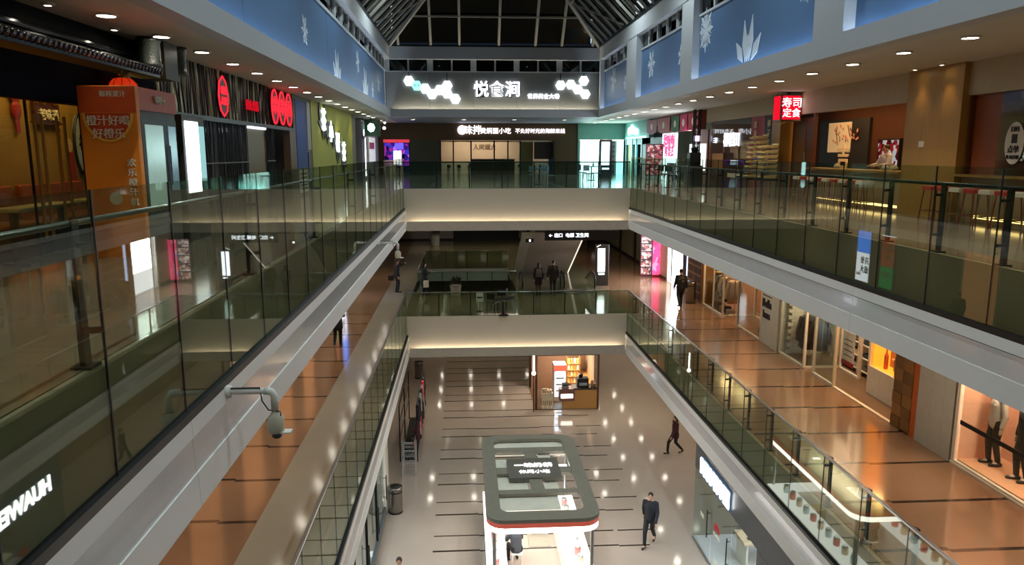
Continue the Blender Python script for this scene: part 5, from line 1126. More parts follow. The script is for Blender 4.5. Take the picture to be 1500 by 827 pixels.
# security cameras on pipe arms
def cctv(x, y, z, L, label):
    t = thing('security_camera', label, 'camera', (x, y, z)); pm = M('camera_pipe', (226, 222, 212), .5)
    MB().tube([(0, 0, 0), (L - .08, 0, 0)], .035, 10).tube([(0, 0, -.06), (0, 0, .06)], .05, 10).smooth().build('arm', pm, t, True)
    MB().tube([(L - .1, 0, 0), (L - .03, 0, -.01), (L, 0, -.06), (L, 0, -.22)], .04, 10).smooth().build('elbow', pm, t, True)
    b = MB().lathe((L, 0, -.46), [(.07, 0), (.085, .02), (.085, .17), (.06, .2), (.03, .24)], 16).smooth().build('housing', M('camera_housing', (196, 190, 168), .5), t, True)
    MB().ball((L + .01, -.02, -.47), .06, .06, .05, 12, 8).smooth().build('lens_dome', M('dome_dark', (60, 60, 56), .2), t, True); MB().box(L - .03, L + .16, -.06, .05, -.455, -.44).build('sun_shield', pm, t, True)
    MB().tube([(.04, -.02, .04), (L - .14, -.02, .04), (L - .12, -.03, -.1), (L - .06, -.03, -.2), (L + .06, -.03, -.22), (L + .06, -.02, -.28)], .008, 5).build('cable', black, t, True)
    return t
cctv(XL + .06, 7.57, -.95, .48, 'grey security camera on a pipe arm at the left slab edge opposite the canopy kiosk')
p = onX(556, 344, XL + .1); cctv(XL + .06, p.y, -1.05, .55, 'grey security camera on a pipe arm above the pointing woman')
# fill floods added out of view on the purlins to lift general brightness
for s, x in (('left', XUL + 1.9), ('right', XUR - 1.9)):
    for k, y in enumerate((2.5, 10, 17.5, 25, 32.5)):
        t = thing('flood_light', 'slim added fill light hung out of view from the %s roof purlin' % s, 'light', (x, y, 8.9), 0, 'added fill lights along the %s roof purlin' % s)
        MB().box(-.06, .06, -.3, .3, 0, .08).box(-.02, .02, -.02, .02, .08, .2).build('housing', dark, t, True); MB().box(-.03, .03, -.2, .2, -.01, 0).build('lens', E_('flood_lens', (226, 236, 255), 3), t, True)
        lamp('flood_bulb', 'SPOT', (x, y, 8.85), FILL_FLOOD, (222, 238, 240), t, size=.06, angle=150, rot=(0, 0, 0))
p = onY(563, 187, 45)
t = thing('pendant_spot', 'small black pendant with two glowing spots near the video screen', 'lamp', (p.x, 45, p.z - .1))
MB().tube([(p.x, 45, p.z + .22), (p.x, 45, ZS)], .02, 6).build('rod', dark, t); MB().box(p.x - .14, p.x + .14, 44.9, 45.1, p.z + .02, p.z + .22).build('housing', black, t)
MB().ball((p.x, 44.92, p.z - .02), .09, .09, .09, 10, 7).build('spot_globe', E_('spot_white', (255, 250, 236), 3.), t); MB().ball((p.x + .04, 44.9, p.z + .28), .06, .06, .06, 10, 7).build('spot_globe', E_('spot_white'), t)
# ---------------------------------------------------------------- ground floor
# open-topped kiosk in the middle of the hall
KX0, KX1, KY0, KY1, KZ = .48, 3.58, 18.2, 24.2, -8.1
t = thing('canopy_kiosk', 'rounded grey canopy kiosk with open roof bays, red band and glaring white counters', 'kiosk', (2.03, 21.2, L1))
can = M('canopy_grey', (136, 134, 122), .6)
def rrect(x0, x1, y0, y1, z, r, n=5):
    out = []
    for cx_, cy_, a0 in ((x1 - r, y0 + r, -math.pi / 2), (x1 - r, y1 - r, 0), (x0 + r, y1 - r, math.pi / 2), (x0 + r, y0 + r, math.pi)):
        out += [(cx_ + r * math.cos(a0 + k * math.pi / 2 / n), cy_ + r * math.sin(a0 + k * math.pi / 2 / n), z) for k in range(n + 1)]
    return out
def ring(o, i, z0, z1, ro, ri):
    """a flat frame with rounded corners: outer box o, inner box i"""
    a = rrect(*o, z0, ro); b = rrect(*i, z0, ri); n = len(a); c = [(x, y, z1) for x, y, _ in a]; d = [(x, y, z1) for x, y, _ in b]
    m = MB(); m.add(a + b + c + d, [(k, (k + 1) % n, n + (k + 1) % n, n + k) for k in range(n)] + [(2 * n + k, 2 * n + (k + 1) % n, 3 * n + (k + 1) % n, 3 * n + k) for k in range(n)]
                    + [(k, (k + 1) % n, 2 * n + (k + 1) % n, 2 * n + k) for k in range(n)] + [(n + k, n + (k + 1) % n, 3 * n + (k + 1) % n, 3 * n + k) for k in range(n)])
    return m
ring((KX0, KX1, KY0, KY1), (KX0 + .4, KX1 - .4, KY0 + .5, KY1 - .38), KZ - .1, KZ, .5, .25).build('canopy_frame', can, t)
ring((KX0 + .01, KX1 - .01, KY0 + .01, KY1 - .01), (KX0 + .12, KX1 - .12, KY0 + .12, KY1 - .12), KZ - .24, KZ - .1, .49, .4).build('red_band', M('kiosk_red', (214, 110, 92), .4, emit=(255, 110, 90), es=.12), t)
kl = E_('kiosk_white_light', (255, 248, 240), 4.)
ring((KX0 + .03, KX1 - .03, KY0 + .03, KY1 - .03), (KX0 + .14, KX1 - .14, KY0 + .14, KY1 - .14), KZ - .40, KZ - .24, .47, .3).build('light_band', kl, t)
def ky(y): return onZ(770, y, KZ).y
for y0, y1 in ((ky(661), ky(654.5)), (ky(722), ky(716))): box('cross_beam', can, t, KX0 + .405, KX1 - .405, y0, y1, KZ - .098, KZ - .008)
xc = (KX0 + KX1) / 2
box('spine_beam', can, t, xc - .19, xc + .19, ky(716), ky(661), KZ - .098, KZ - .012); box('waist_beam', can, t, KX0 + .405, KX1 - .405, ky(692), ky(683), KZ - .098, KZ - .016)
box('sign_plate', M('canopy_sign_grey', (104, 102, 94), .6), t, xc - .8, xc + .8, ky(701), ky(672), KZ - .1, KZ + .03)
ksign = E_('kiosk_sign_white', (250, 250, 250), 1.)
text('一味奶茶', .3, (xc, ky(683), KZ + .04), 'U', ksign, t, bold=.006); text('休闲小吃', .24, (xc, ky(692.5), KZ + .04), 'U', ksign, t)
for x, y in ((KX0 + .22, KY0 + .3), (KX1 - .22, KY0 + .3), (KX0 + .22, KY1 - .25), (KX1 - .22, KY1 - .25)): MB().tube([(x, y, L1), (x, y, KZ - .1)], .05, 8).build('post', steel, t)
# inner ceiling panels hung below the bays
pal = M('kiosk_panel', (232, 234, 222), .5)
for b in ((KX0 + .36, KX1 - .36, ky(661), ky(640)), (KX0 + .36, xc - .3, ky(690), ky(672)), (KX0 + .36, KX1 - 1.0, ky(742), ky(722)), (xc + .25, KX1 - .9, ky(716), ky(692)), (xc + .25, KX1 - .9, ky(676), ky(661)), (KX0 + .36, xc - .25, ky(718), ky(692))):
    box('bay_panel', pal, t, b[0], b[1], b[2] + .05, b[3] + .3, KZ - .17, KZ - .13)
box('bright_bay', kl, t, KX1 - .95, KX1 - .45, ky(682), ky(674), KZ - .2, KZ - .16)
for k, (a, c) in enumerate(((.7, 1.1), (1.3, 1.7), (2.4, 3.1))): box('light_panel', kl, t, KX0 + a - .3, KX0 + c - .3, KY0 + .52, KY0 + .68, KZ - .2, KZ - .16)
for y in (19.2, 21.2, 23.2): lamp('kiosk_lamp', 'AREA', (xc, y, KZ - .62), 32, (255, 250, 244), t, size=2.2, size_y=1.2)
# counters
cw = M('kiosk_counter_white', (230, 228, 222), .35); cl = E_('counter_glow', (255, 252, 246), 1.6)
for nm, b in (('counter', (KX0 + .05, KX0 + .6, KY0 + .3, KY1 - .2)), ('counter', (KX1 - .75, KX1 - .05, KY0 + .3, KY1 - .2)), ('counter', (KX0 + .6, KX1 - .75, KY1 - .8, KY1 - .2))):
    kc = box(nm, cw, t, b[0], b[1], b[2], b[3], L1, L1 + .9); box('glowing_top', cl, kc, b[0] - .02, b[1] + .02, b[2] - .02, b[3] + .02, L1 + .9, L1 + .94)
random.seed(77)
for k in range(20):
    x = (KX0 + .3) if k % 2 == 0 else KX1 - .4; y = KY0 + .6 + (k // 2) * .5
    b = thing('snack_jar', 'glass jar of snacks on the glowing kiosk counter', 'jar', (x, y, L1 + .94), 0, 'snack jars on the kiosk counters')
    MB().lathe((0, 0, 0), [(.09, 0), (.1, .02), (.1, .2), (.08, .24)], 12).build('jar', M('jar_%d' % (k % 3), [(226, 200, 170), (200, 220, 220), (220, 120, 110)][k % 3], .2), b, True); MB().lathe((0, 0, .24), [(.085, 0), (.085, .04)], 12).build('lid', steel, b, True)
m = thing('floor_mat', 'grey floor mat inside the canopy kiosk', 'mat', (2.0, 18.6, L1)); MB().bev(1.95, 2.65, 21.9, 23.3, L1, L1 + .02, .005).build('mat', M('mat_grey', (150, 142, 126), .8), m)
b = thing('kraft_box', 'tan cardboard box on the kiosk floor', 'box', (2.3, 23.0, L1 + .02)); MB().bev(2.0, 2.55, 22.75, 23.25, L1 + .02, L1 + .5, .01).build('carton', M('cardboard', (170, 150, 116), .8), b); box('tape', M('tape_tan', (150, 120, 80), .4), b, 2.25, 2.3, 22.745, 23.255, L1 + .499, L1 + .503)
sx, sy = onZ(757, 828, L1).x, onZ(757, 828, L1).y
t = thing('counter_stool', 'white metal stool carrying the seated person at the kiosk', 'stool', (sx, sy, L1))
MB().bev(-.17, .17, -.17, .17, .44, .47, .02).build('seat', whitem, t, True)
for qx in (-1, 1):
    for qy in (-1, 1): MB().tube([(qx * .13, qy * .13, .44), (qx * .17, qy * .17, 0)], .014, 6).build('leg', M('white_metal', (210, 210, 206), .4), t, True)
# second kiosk with wooden counter
X0, X1, YQ = 3.35, 6.5, 34.7
t = thing('wooden_kiosk', 'wood framed snack kiosk with lit cooler and dark counter top', 'kiosk', (4.9, 36, L1))
dw = wood('kiosk_dark_wood', (70, 40, 24), (90, 52, 30)); kw = wood('kiosk_gold_wood', (176, 130, 70), (196, 148, 84), axis=0)
for x in (X0, X1 - .1):
    for y in (YQ, 38.2): box('post', dw, t, x, x + .1, y, y + .1, L1, L1 + 2.75)
for y in (YQ, 38.2): box('beam', dw, t, X0, X1, y, y + .1, L1 + 2.75, L1 + 2.9)
for x in (X0, X1 - .1): box('beam', dw, t, x, x + .1, YQ + .1, 38.2, L1 + 2.75, L1 + 2.9)
box('counter', kw, t, 4.75, X1 - .1, YQ + .02, YQ + .7, L1, L1 + 1.0); box('counter_top', M('kiosk_black_top', (34, 30, 30), .25), t, 5.2, X1 - .08, YQ, YQ + .72, L1 + 1.0, L1 + 1.08)
MB().box(4.55, 5.3, YQ - .03, YQ + .5, L1 + .45, L1 + 1.05).build('till_desk', M('till_desk', (120, 84, 76), .5), t); box('logo_light', E_('logo_red_white', (255, 236, 220), 3), t, 4.62, 5.2, YQ - .045, YQ - .03, L1 + .6, L1 + .8)
box('side_counter', kw, t, X1 - .7, X1 - .1, YQ + .7, 38.2, L1, L1 + 1.0); box('back_wall', M('kiosk_back', (140, 104, 78), .6), t, X0 + .1, X1 - .1, 38.1, 38.2, L1, L1 + 2.75)
box('side_wall', M('kiosk_beige', (176, 150, 120), .6), t, X1 - .12, X1 - .1, YQ + .8, 38.1, L1 + 1.0, L1 + 2.75)
box('kiosk_floor', M('kiosk_floor', (110, 84, 60), .5), t, X0, X1, YQ, 38.2, L1 + .002, L1 + .03)
lamp('kiosk_lamp', 'AREA', (5.0, 36.5, L1 + 2.7), 70, (255, 238, 220), t, size=.8, size_y=.8)
c = thing('display_cooler', 'tall glowing white drinks cooler in the wooden kiosk', 'cooler', (4.7, 36.2, L1 + .03))
MB().bev(-.3, .35, -.3, .4, 0, 1.9, .03).build('case', cw, c, True); ldo = MB().box(-.24, .28, -.31, -.3, .25, 1.55).build('lit_door', E_('cooler_glow', (226, 244, 255), 3), c, True); MB().box(-.3, .35, -.32, -.3, 1.6, 1.88).build('header', M('cooler_red', (220, 90, 70), .5, emit=(255, 120, 90), es=.4), c, True)
for k in range(3): MB().box(-.2, .24, -.32, -.31, .5 + k * .33, .6 + k * .33).build('bottle_row', M('cooler_goods', (180, 190, 200), .5), ldo, True)
c = thing('lit_signboard', 'glaring white light board at the back of the wooden kiosk', 'sign', (6.0, 38.0, L1 + 1.5)); box('board', E_('kiosk_board', (255, 246, 230), 3), c, 5.5, 6.3, 38.06, 38.1, L1 + 2.0, L1 + 2.3)
c = thing('snack_shelf', 'warm lit shelf of yellow snack packs in the wooden kiosk', 'shelf', (5.6, 37.4, L1 + .03))
for k in range(4): MB().box(-.35, .35, -.2, .2, .5 + k * .35, .53 + k * .35).build('shelf', kw, c, True)
for x in (-.35, .33): MB().box(x, x + .02, -.2, .2, 0, 1.9).build('side', kw, c, True)
for k in range(4):
    for j in range(4):
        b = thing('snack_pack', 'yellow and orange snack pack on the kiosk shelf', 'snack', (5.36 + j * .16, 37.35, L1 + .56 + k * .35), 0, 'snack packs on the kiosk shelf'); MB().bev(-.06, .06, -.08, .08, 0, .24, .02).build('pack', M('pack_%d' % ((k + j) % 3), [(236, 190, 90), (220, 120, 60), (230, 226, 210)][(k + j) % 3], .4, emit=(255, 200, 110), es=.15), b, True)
c = thing('coffee_machine', 'black coffee machine on the wooden kiosk counter', 'machine', (5.75, 35.15, L1 + 1.08)); MB().bev(-.28, .28, -.2, .2, 0, .42, .03).build('body', black, c, True); MB().bev(-.2, .2, -.23, -.2, .05, .2, .005).build('tray', steel, c, True); MB().lathe((-.1, 0, .42), [(.1, 0), (.13, .16), (.04, .2)], 12).build('hopper', dark, c, True)
c = thing('cash_register', 'grey cash register on the wooden kiosk till desk', 'register', (4.85, 34.92, L1 + 1.05)); MB().prism([(-.16, -.14, 0), (-.16, .16, 0), (-.16, .16, .22), (-.16, -.06, .3), (-.16, -.14, .1)], (.32, 0, 0)).build('body', M('register_grey', (130, 132, 134), .4), c, True); MB().box(-.13, .13, -.13, -.12, .14, .2).build('display', dark, c, True)
c = thing('cup_stack', 'stack of brown paper cups on the wooden kiosk counter', 'cups', (6.2, 35.0, L1 + 1.08)); MB().lathe((0, 0, 0), [(.05, 0), (.06, .28), (.07, .3), (.06, .31)], 12).build('cups', M('cup_brown', (170, 130, 100), .5), c, True); MB().lathe((.14, .05, 0), [(.06, 0), (.07, .12), (.07, .13)], 12).build('bowl', M('cup_brown'), c, True)
c = thing('produce_cart', 'white slatted cart heaped with pale fruit at the corner of the wooden kiosk', 'cart', (3.95, 34.95, L1 + .03))
MB().bev(-.28, .28, -.2, .25, .42, .8, .02).build('bin', M('cart_cream', (206, 190, 164), .5), c, True)
for k in range(6): MB().box(-.27 + k * .1, -.22 + k * .1, -.2, -.17, .03, .42).build('slat', M('cart_cream'), c, True)
MB().box(-.28, .28, -.2, .25, 0, .03).build('base', M('cart_cream'), c, True)
random.seed(13)
for k in range(14):
    b = thing('pale_fruit', 'pale round fruit heaped on the slatted cart', 'fruit', (3.95 + (k % 4 - 1.5) * .13, 34.9 + (k // 4 % 3) * .14, L1 + .83 + .1 * (k // 12)), 0, 'fruit on the slatted cart'); MB().ball((0, 0, .065), .066, .066, .065, 10, 7).smooth().build('fruit', M('fruit_cream', (220, 196, 166), .5), b, True); MB().tube([(0, 0, .125), (.008, 0, .15)], .006, 5).build('stem', dw, b, True)
c = thing('pillar_light', 'slim glowing white pole light at the corner of the wooden kiosk', 'light', (3.25, 34.5, L1)); MB().tube([(0, 0, 0), (0, 0, 1.9)], .03, 8).build('pole', dw, c, True); MB().tube([(0, 0, 1.9), (0, 0, 2.9)], .035, 8).build('tube', E_('pole_white', (255, 250, 240), 4), c, True); MB().ball((0, 0, 1.95), .1, .1, .1, 10, 7).build('globe', E_('pole_white'), c, True)
# clothes stall under the left walk
t = thing('clothes_stall', 'dark steel stall frame with hooks under the left walkway', 'stall', (-2.5, 31.5, L1))
for x in (-2.75, -2.05):
    for y in (28.9, 31.4, 33.9): MB().tube([(x, y, L1), (x, y, L1 + 2.4)], .025, 6).build('upright', dark, t)
for z in (1.0, 1.7, 2.4):
    for x in (-2.75, -2.05): MB().tube([(x, 28.9, L1 + z), (x, 33.9, L1 + z)], .02, 6).build('rail', dark, t)
box('base_board', black, t, -2.7, -2.1, 29.0, 33.8, L1 + .002, L1 + .1)
cols = [(60, 24, 28), (30, 28, 32), (206, 160, 160), (40, 30, 30), (200, 40, 60), (180, 176, 170), (36, 36, 44)]
for k in range(16):
    m = M('stall_cloth_%d' % (k % 7), cols[k % 7], .85, bump=.3, scale=14)
    garment(-2.05 + .03, 29.1 + k * .3, L1 + (2.33 if k % 2 else 1.65), math.pi / 2 * (.9 + .2 * random.random()), m, 'garment hanging on the dark stall frame', 'garments on the dark stall frame', .75, .24)
for k in range(5):
    b = thing('hand_bag', 'dark leather bag standing on the stall base', 'bag', (-2.3, 29.4 + k * .55, L1 + .1), 0, 'bags on the stall base'); MB().bev(-.1, .1, -.17, .17, 0, .28, .03).build('body', M('bag_%d' % (k % 3), [(30, 24, 22), (120, 30, 40), (90, 80, 70)][k % 3], .5), b, True); MB().tube([(0, -.1, .27), (0, -.08, .42), (0, .08, .42), (0, .1, .27)], .012, 6).build('strap', black, b, True)
for k, y in enumerate((28.3, 27.7)):
    t = thing('wire_rack', ('taller' if k else 'lower') + ' white wire display rack at the end of the clothes stall', 'rack', (-2.3, y, L1)); h = 1.1 + .4 * k
    for qx in (-.25, .25):
        for qy in (-.2, .2): MB().tube([(qx, qy, 0), (qx, qy, h)], .012, 5).build('post', steel, t, True)
    for z in range(4):
        MB().tube([(-.25, -.2, .1 + z * h / 4), (.25, -.2, .1 + z * h / 4), (.25, .2, .1 + z * h / 4), (-.25, .2, .1 + z * h / 4), (-.25, -.2, .1 + z * h / 4)], .01, 5).build('hoop', steel, t, True)
        for q in range(5): MB().tube([(-.25 + q * .125, -.2, .1 + z * h / 4), (-.25 + q * .125, .2, .1 + z * h / 4)], .006, 4).build('wire', steel, t, True)
# left ground wall: column and glass shop front
struct(MB().bev(-3.35, -2.83, 24.55, 25.2, L1, -7.23, .04).build('wall_column', M('column_paint', (206, 200, 184), .5), None), 'white column under the left walkway')
struct(box('wall_left', wall_m, None, -6.5, -6.3, YK, YE, L1, L2 - 1.6), 'tan back wall of the left ground shops')
t = thing('glass_shopfront', 'glass shop front with grey steel base and door pull under the left walkway', 'shopfront', (-2.9, 20, L1))
gs = M('base_grey', (96, 104, 108), .4, .3)
for k in range(5):
    a = 12.9 + k * 2.3; gp = box('glass_pane', shopglass, t, -2.905, -2.895, a + .03, a + 2.27, L1 + .3, -7.3); box('base_plate', gs, t, -2.95, -2.86, a, a + 2.28, L1, L1 + .3); box('post', dark, t, -2.94, -2.86, a - .03, a + .03, L1 + .3, -7.3)
    MB().tube([(-2.8, a + 2.0, L1 + .7), (-2.8, a + 2.0, L1 + 1.6)], .02, 6).tube([(-2.9, a + 2.0, L1 + .8), (-2.8, a + 2.0, L1 + .8)], .012, 5).tube([(-2.9, a + 2.0, L1 + 1.5), (-2.8, a + 2.0, L1 + 1.5)], .012, 5).build('door_pull', dark, gp)
struct(box('wall_interior', M('pale_grey_wall', (190, 196, 200), .6), None, -5.2, -5.1, 10, 24.6, L1, -7.3), 'pale grey wall inside the left ground shop'); lamp('shop_lamp', 'AREA', (-4.1, 18, -7.35), 160, (235, 242, 255), t, size=1.5, size_y=9)
p = onZ(545, 817, L1); t = thing('globe_lamp', 'small round white floor lamp beside the glass shop front', 'lamp', (p.x, p.y, L1)); MB().lathe((0, 0, 0), [(.1, 0), (.1, .05), (.06, .09)], 14).build('base', steel, t, True); MB().ball((0, 0, .14), .09, .09, .09, 12, 8).smooth().build('globe', M('globe_white', (236, 236, 230), .3, emit=(255, 255, 250), es=.6), t, True)
# right ground shop with glowing sign
t = thing('phone_shopfront', 'grey phone shop front with glowing white sign and glass doors under the right walkway', 'shopfront', (7.4, 17, L1))
XP = 7.4; dg = M('shop_grey_band', (84, 92, 98), .4, .2)
box('fascia', dg, t, XP, XP + .1, 8, 22.3, -8.55, -7.3); box('end_fascia', dg, t, XP + .1, 11, 22.2, 22.3, -8.55, -7.3)
box('sign_box', M('sign_box_lit', (60, 70, 80), .3, emit=(120, 170, 220), es=.12), t, XP - .06, XP, 19.05, 21.55, -8.5, -7.9)
text('HUAWEI', .66, (XP - .075, 20.3, -8.2), 'E', E_('sign_pure_white', (255, 255, 255), 7), t, bold=.02)
for k, (a, c) in enumerate(((20.6, 22.25), (18.9, 20.55), (17.2, 18.85))):
    gp = box('glass_pane', shopglass, t, XP - .005, XP + .005, a, c, L1 + .05, -8.56); box('door_shoe', steel, t, XP - .02, XP + .02, a, c, L1, L1 + .05)
    MB().tube([(XP - .07, a + .15, L1 + .8), (XP - .07, a + .15, L1 + 1.7)], .018, 6).tube([(XP, a + .15, L1 + .9), (XP - .07, a + .15, L1 + .9)], .012, 5).tube([(XP, a + .15, L1 + 1.6), (XP - .07, a + .15, L1 + 1.6)], .012, 5).build('door_pull', dark, gp)
box('side_glass', shopglass, t, XP, 11, 22.245, 22.255, L1 + .05, -8.55)
for k in range(8):
    a = math.pi * (k + .5) / 8; d = Vector((0, -math.cos(a), math.sin(a))); q = Vector((0, d.z, -d.y)); c0 = Vector((XP - .012, 20.05, L1 + 1.35))
    MB().prism([c0 + d * .03, c0 + d * .18 + q * .045, c0 + d * .27, c0 + d * .18 - q * .045], (.006, 0, 0)).build('logo_petal', M('logo_red', (200, 30, 50), .5), t)
text('HUAWEI', .14, (XP - .012, 20.05, L1 + 1.2), 'E', ivory, t, depth=.004); text('欢迎', .16, (XP - .012, 21.4, L1 + 1.2), 'E', ivory, t, depth=.004); text('体验店', .16, (XP - .012, 20.0, L1 + .35), 'E', ivory, t, depth=.004)
box('grey_panel', dg, t, XP, XP + .06, 15.6, 17.15, L1, -8.56); box('black_recess', black, t, XP - .005, XP + .06, 14.6, 15.55, L1, -8.56); box('grey_panel', dg, t, XP, XP + .06, 8, 14.55, L1, -8.56)
MB().prism([(XP - .03, 16.4 + .16 * math.cos(k * .4), L1 + 2.05 + .16 * math.sin(k * .4)) for k in range(16)], (.03, 0, 0)).build('round_badge', black, t); box('badge_glow', E_('badge_green', (120, 150, 120), .4), t, XP - .035, XP - .03, 16.34, 16.46, L1 + 2.0, L1 + 2.1)
struct(box('floor_phone_shop', M('phone_floor', (206, 208, 212), .2), None, XP, 12, 8, 22.3, L1, L1 + .01), 'pale floor inside the phone shop'); struct(box('wall_interior', M('phone_wall', (214, 216, 220), .6), None, 11.9, 12, 8, 22.3, L1, -7.3), 'white wall inside the phone shop')
lamp('shop_lamp', 'AREA', (9.5, 16.5, -7.4), 260, (240, 246, 255), t, size=2.5, size_y=9)
for k in range(3):
    b = thing('display_table', 'long pale display table with phones inside the phone shop', 'table', (9.2, 20.6 - k * 2.6, L1 + .01), 0, 'tables inside the phone shop'); MB().bev(-.9, .9, -.45, .45, .78, .86, .02).build('table_top', wood('pale_maple', (200, 176, 140), (214, 190, 154), axis=0), b, True)
    for qx in (-.8, .74): MB().box(qx, qx + .06, -.4, .4, 0, .78).build('leg', frame_m, b, True)
    for q in range(5): MB().box(-.7 + q * .33, -.62 + q * .33, -.25, -.09, .86, .875).build('phone', black, b, True)
lt = thing('label_wall', 'wall behind the open hall on the right of the ground floor', 'wall', (11, 40, L1)); bpy.data.objects.remove(lt)
struct(box('wall_right', M('ground_tan', (150, 130, 106), .6), None, 11.1, 11.3, 22.3, YE, L1, -7.22), 'tan right wall of the ground hall')
# ---------------------------------------------------------------- people
def capsule(b, a, c, ra, rc, n=10):
    a = Vector(a); c = Vector(c); d = (c - a); L = d.length; d = d / L if L > 1e-6 else Vector((0, 0, 1)); pts = []; rs = []
    for k in (0, 1, 2): t_ = math.pi / 2 * k / 3; pts.append(a - d * ra * math.cos(t_)); rs.append(max(ra * math.sin(t_), .002))
    pts.append(a); rs.append(ra); pts.append(c); rs.append(rc)
    for k in (2, 1, 0): t_ = math.pi / 2 * k / 3; pts.append(c + d * rc * math.cos(t_)); rs.append(max(rc * math.sin(t_), .002))
    b.tube(pts, rs, n)
def fuse(b, name, mat, parent, vox, smooth=3):
    """join the overlapping shapes of b into one continuous surface"""
    me = b.mesh(name + '_raw'); o = bpy.data.objects.new('tmp', me); COL.objects.link(o)
    md = o.modifiers.new('r', 'REMESH'); md.mode = 'VOXEL'; md.voxel_size = vox
    sm_ = o.modifiers.new('s', 'SMOOTH'); sm_.iterations = smooth; sm_.factor = .5
    bpy.context.view_layer.update()
    m2 = bpy.data.meshes.new_from_object(o.evaluated_get(bpy.context.evaluated_depsgraph_get())); bpy.data.objects.remove(o)
    for p in m2.polygons: p.use_smooth = True
    m2.name = name; m2.materials.clear(); m2.materials.append(mat); q = bpy.data.objects.new(name, m2); COL.objects.link(q); q.parent = parent; return q
skin = M('skin', (196, 150, 122), .55); skin_m = M('mannequin_skin', (206, 196, 184), .5)
def V(*a): return Vector(a)
def person(loc, rz, label, H=1.7, stride=0., arms='swing', top=(24, 24, 28), legs=(22, 22, 26), hair=(20, 16, 14), hairlen=0, coat=0., female=False, head=True, sit=None, lean=0., skin_mat=None, cat='person', name='person', skirt=False, shoes=(20, 18, 18), turn=0., look=0., jacket_m=None):
    """front of the figure is local +Y; feet at z = 0"""
    t = thing(name, label, cat, loc, rz); s = H / 1.72; sk = skin_mat or skin; sw = .185 if not female else .165; hw_ = .092
    pel = V(0, 0, .92); 
    if sit: pel = V(0, 0, sit + .1)
    L = math.sin(lean); C = math.cos(lean)
    def up(h, fwd=0): return pel + V(0, L * h + fwd * C, C * h)
    waist, chest, neckb, neckt, hd = up(.16), up(.38, .0), up(.53), up(.60, .01), up(.70, .025 + look)
    sh = {q: up(.49) + V(q * sw, 0, 0) for q in (-1, 1)}
    hip = {q: pel + V(q * hw_, 0, -.02) for q in (-1, 1)}; knee = {}; ank = {}; toe = {}
    for q in (-1, 1):
        if sit:
            knee[q] = hip[q] + V(q * .05, .40, .0); ank[q] = V(knee[q].x, knee[q].y + .02, .08)
        else:
            f = stride * q
            ank[q] = V(q * .085, f, .075 + (.10 if f < -.05 else 0.0)); mid = (hip[q] + ank[q]) / 2; knee[q] = mid + V(0, .05 + abs(f) * .22 + (.05 if f < -.05 else 0), .02)
            lt_ = (knee[q] - hip[q]).length
        toe[q] = ank[q] + V(q * .02, .15, -.04 - (.05 if (not sit and stride * q < -.05) else 0))
    el, wr, hdir = {}, {}, {}
    for q in (-1, 1):
        a = arms if isinstance(arms, str) else arms[0 if q < 0 else 1]
        if a == 'swing': f = -stride * q * .9; el[q] = sh[q] + V(q * .06, f * .35 - .03, -.28); wr[q] = el[q] + V(q * .0, f * .6 + .08, -.24); hdir[q] = V(0, .15, -1)
        elif a == 'down': el[q] = sh[q] + V(q * .06, -.02, -.29); wr[q] = el[q] + V(0, .05, -.25); hdir[q] = V(0, .1, -1)
        elif a == 'point': el[q] = sh[q] + V(q * .1, .24, -.06); wr[q] = el[q] + V(q * .06, .23, .10); hdir[q] = V(q * .2, .9, .3)
        elif a == 'phone': el[q] = sh[q] + V(q * .05, .06, -.28); wr[q] = el[q] + V(-q * .06, .21, .10); hdir[q] = V(-q * .3, .7, .5)
        elif a == 'desk': el[q] = sh[q] + V(q * .06, .12, -.26); wr[q] = el[q] + V(-q * .05, .22, -.02); hdir[q] = V(0, 1, -.1)
        hdir[q].normalize()
    S = lambda v: v * s
    # body: one continuous skin surface
    b = MB()
    capsule(b, S(pel), S(waist), .115 * s, .105 * s); capsule(b, S(waist), S(chest), .105 * s, .13 * s); capsule(b, S(chest), S(neckb), .12 * s, .06 * s); capsule(b, S(neckb), S(neckt), .055 * s, .05 * s)
    for q in (-1, 1):
        capsule(b, S(neckb), S(sh[q]), .06 * s, .055 * s); capsule(b, S(sh[q]), S(el[q]), .05 * s, .04 * s); capsule(b, S(el[q]), S(wr[q]), .04 * s, .028 * s)
        capsule(b, S(hip[q]), S(knee[q]), .078 * s, .052 * s); capsule(b, S(knee[q]), S(ank[q]), .052 * s, .036 * s); capsule(b, S(ank[q]), S(toe[q]), .038 * s, .026 * s)
        d = hdir[q]; sd = d.cross(V(0, 0, 1)) if abs(d.z) < .8 else V(0, 1, 0); sd.normalize(); nn = d.cross(sd).normalized(); p0 = wr[q]
        for k, (o_, ln) in enumerate(((-.03, .062), (-.011, .075), (.009, .07), (.028, .055))):
            base = p0 + d * .085 + sd * o_; capsule(b, S(p0 + d * .02 + sd * o_ * .7), S(base), .017 * s, .012 * s, 7); k1 = base + d * ln * .55 + nn * .006; capsule(b, S(base), S(k1), .0105 * s, .0095 * s, 7); capsule(b, S(k1), S(k1 + d * ln * .4 + nn * .02), .0095 * s, .008 * s, 7)
        tb = p0 + d * .03 - sd * .03; capsule(b, S(tb), S(tb + d * .045 - sd * .03), .014 * s, .011 * s, 7)
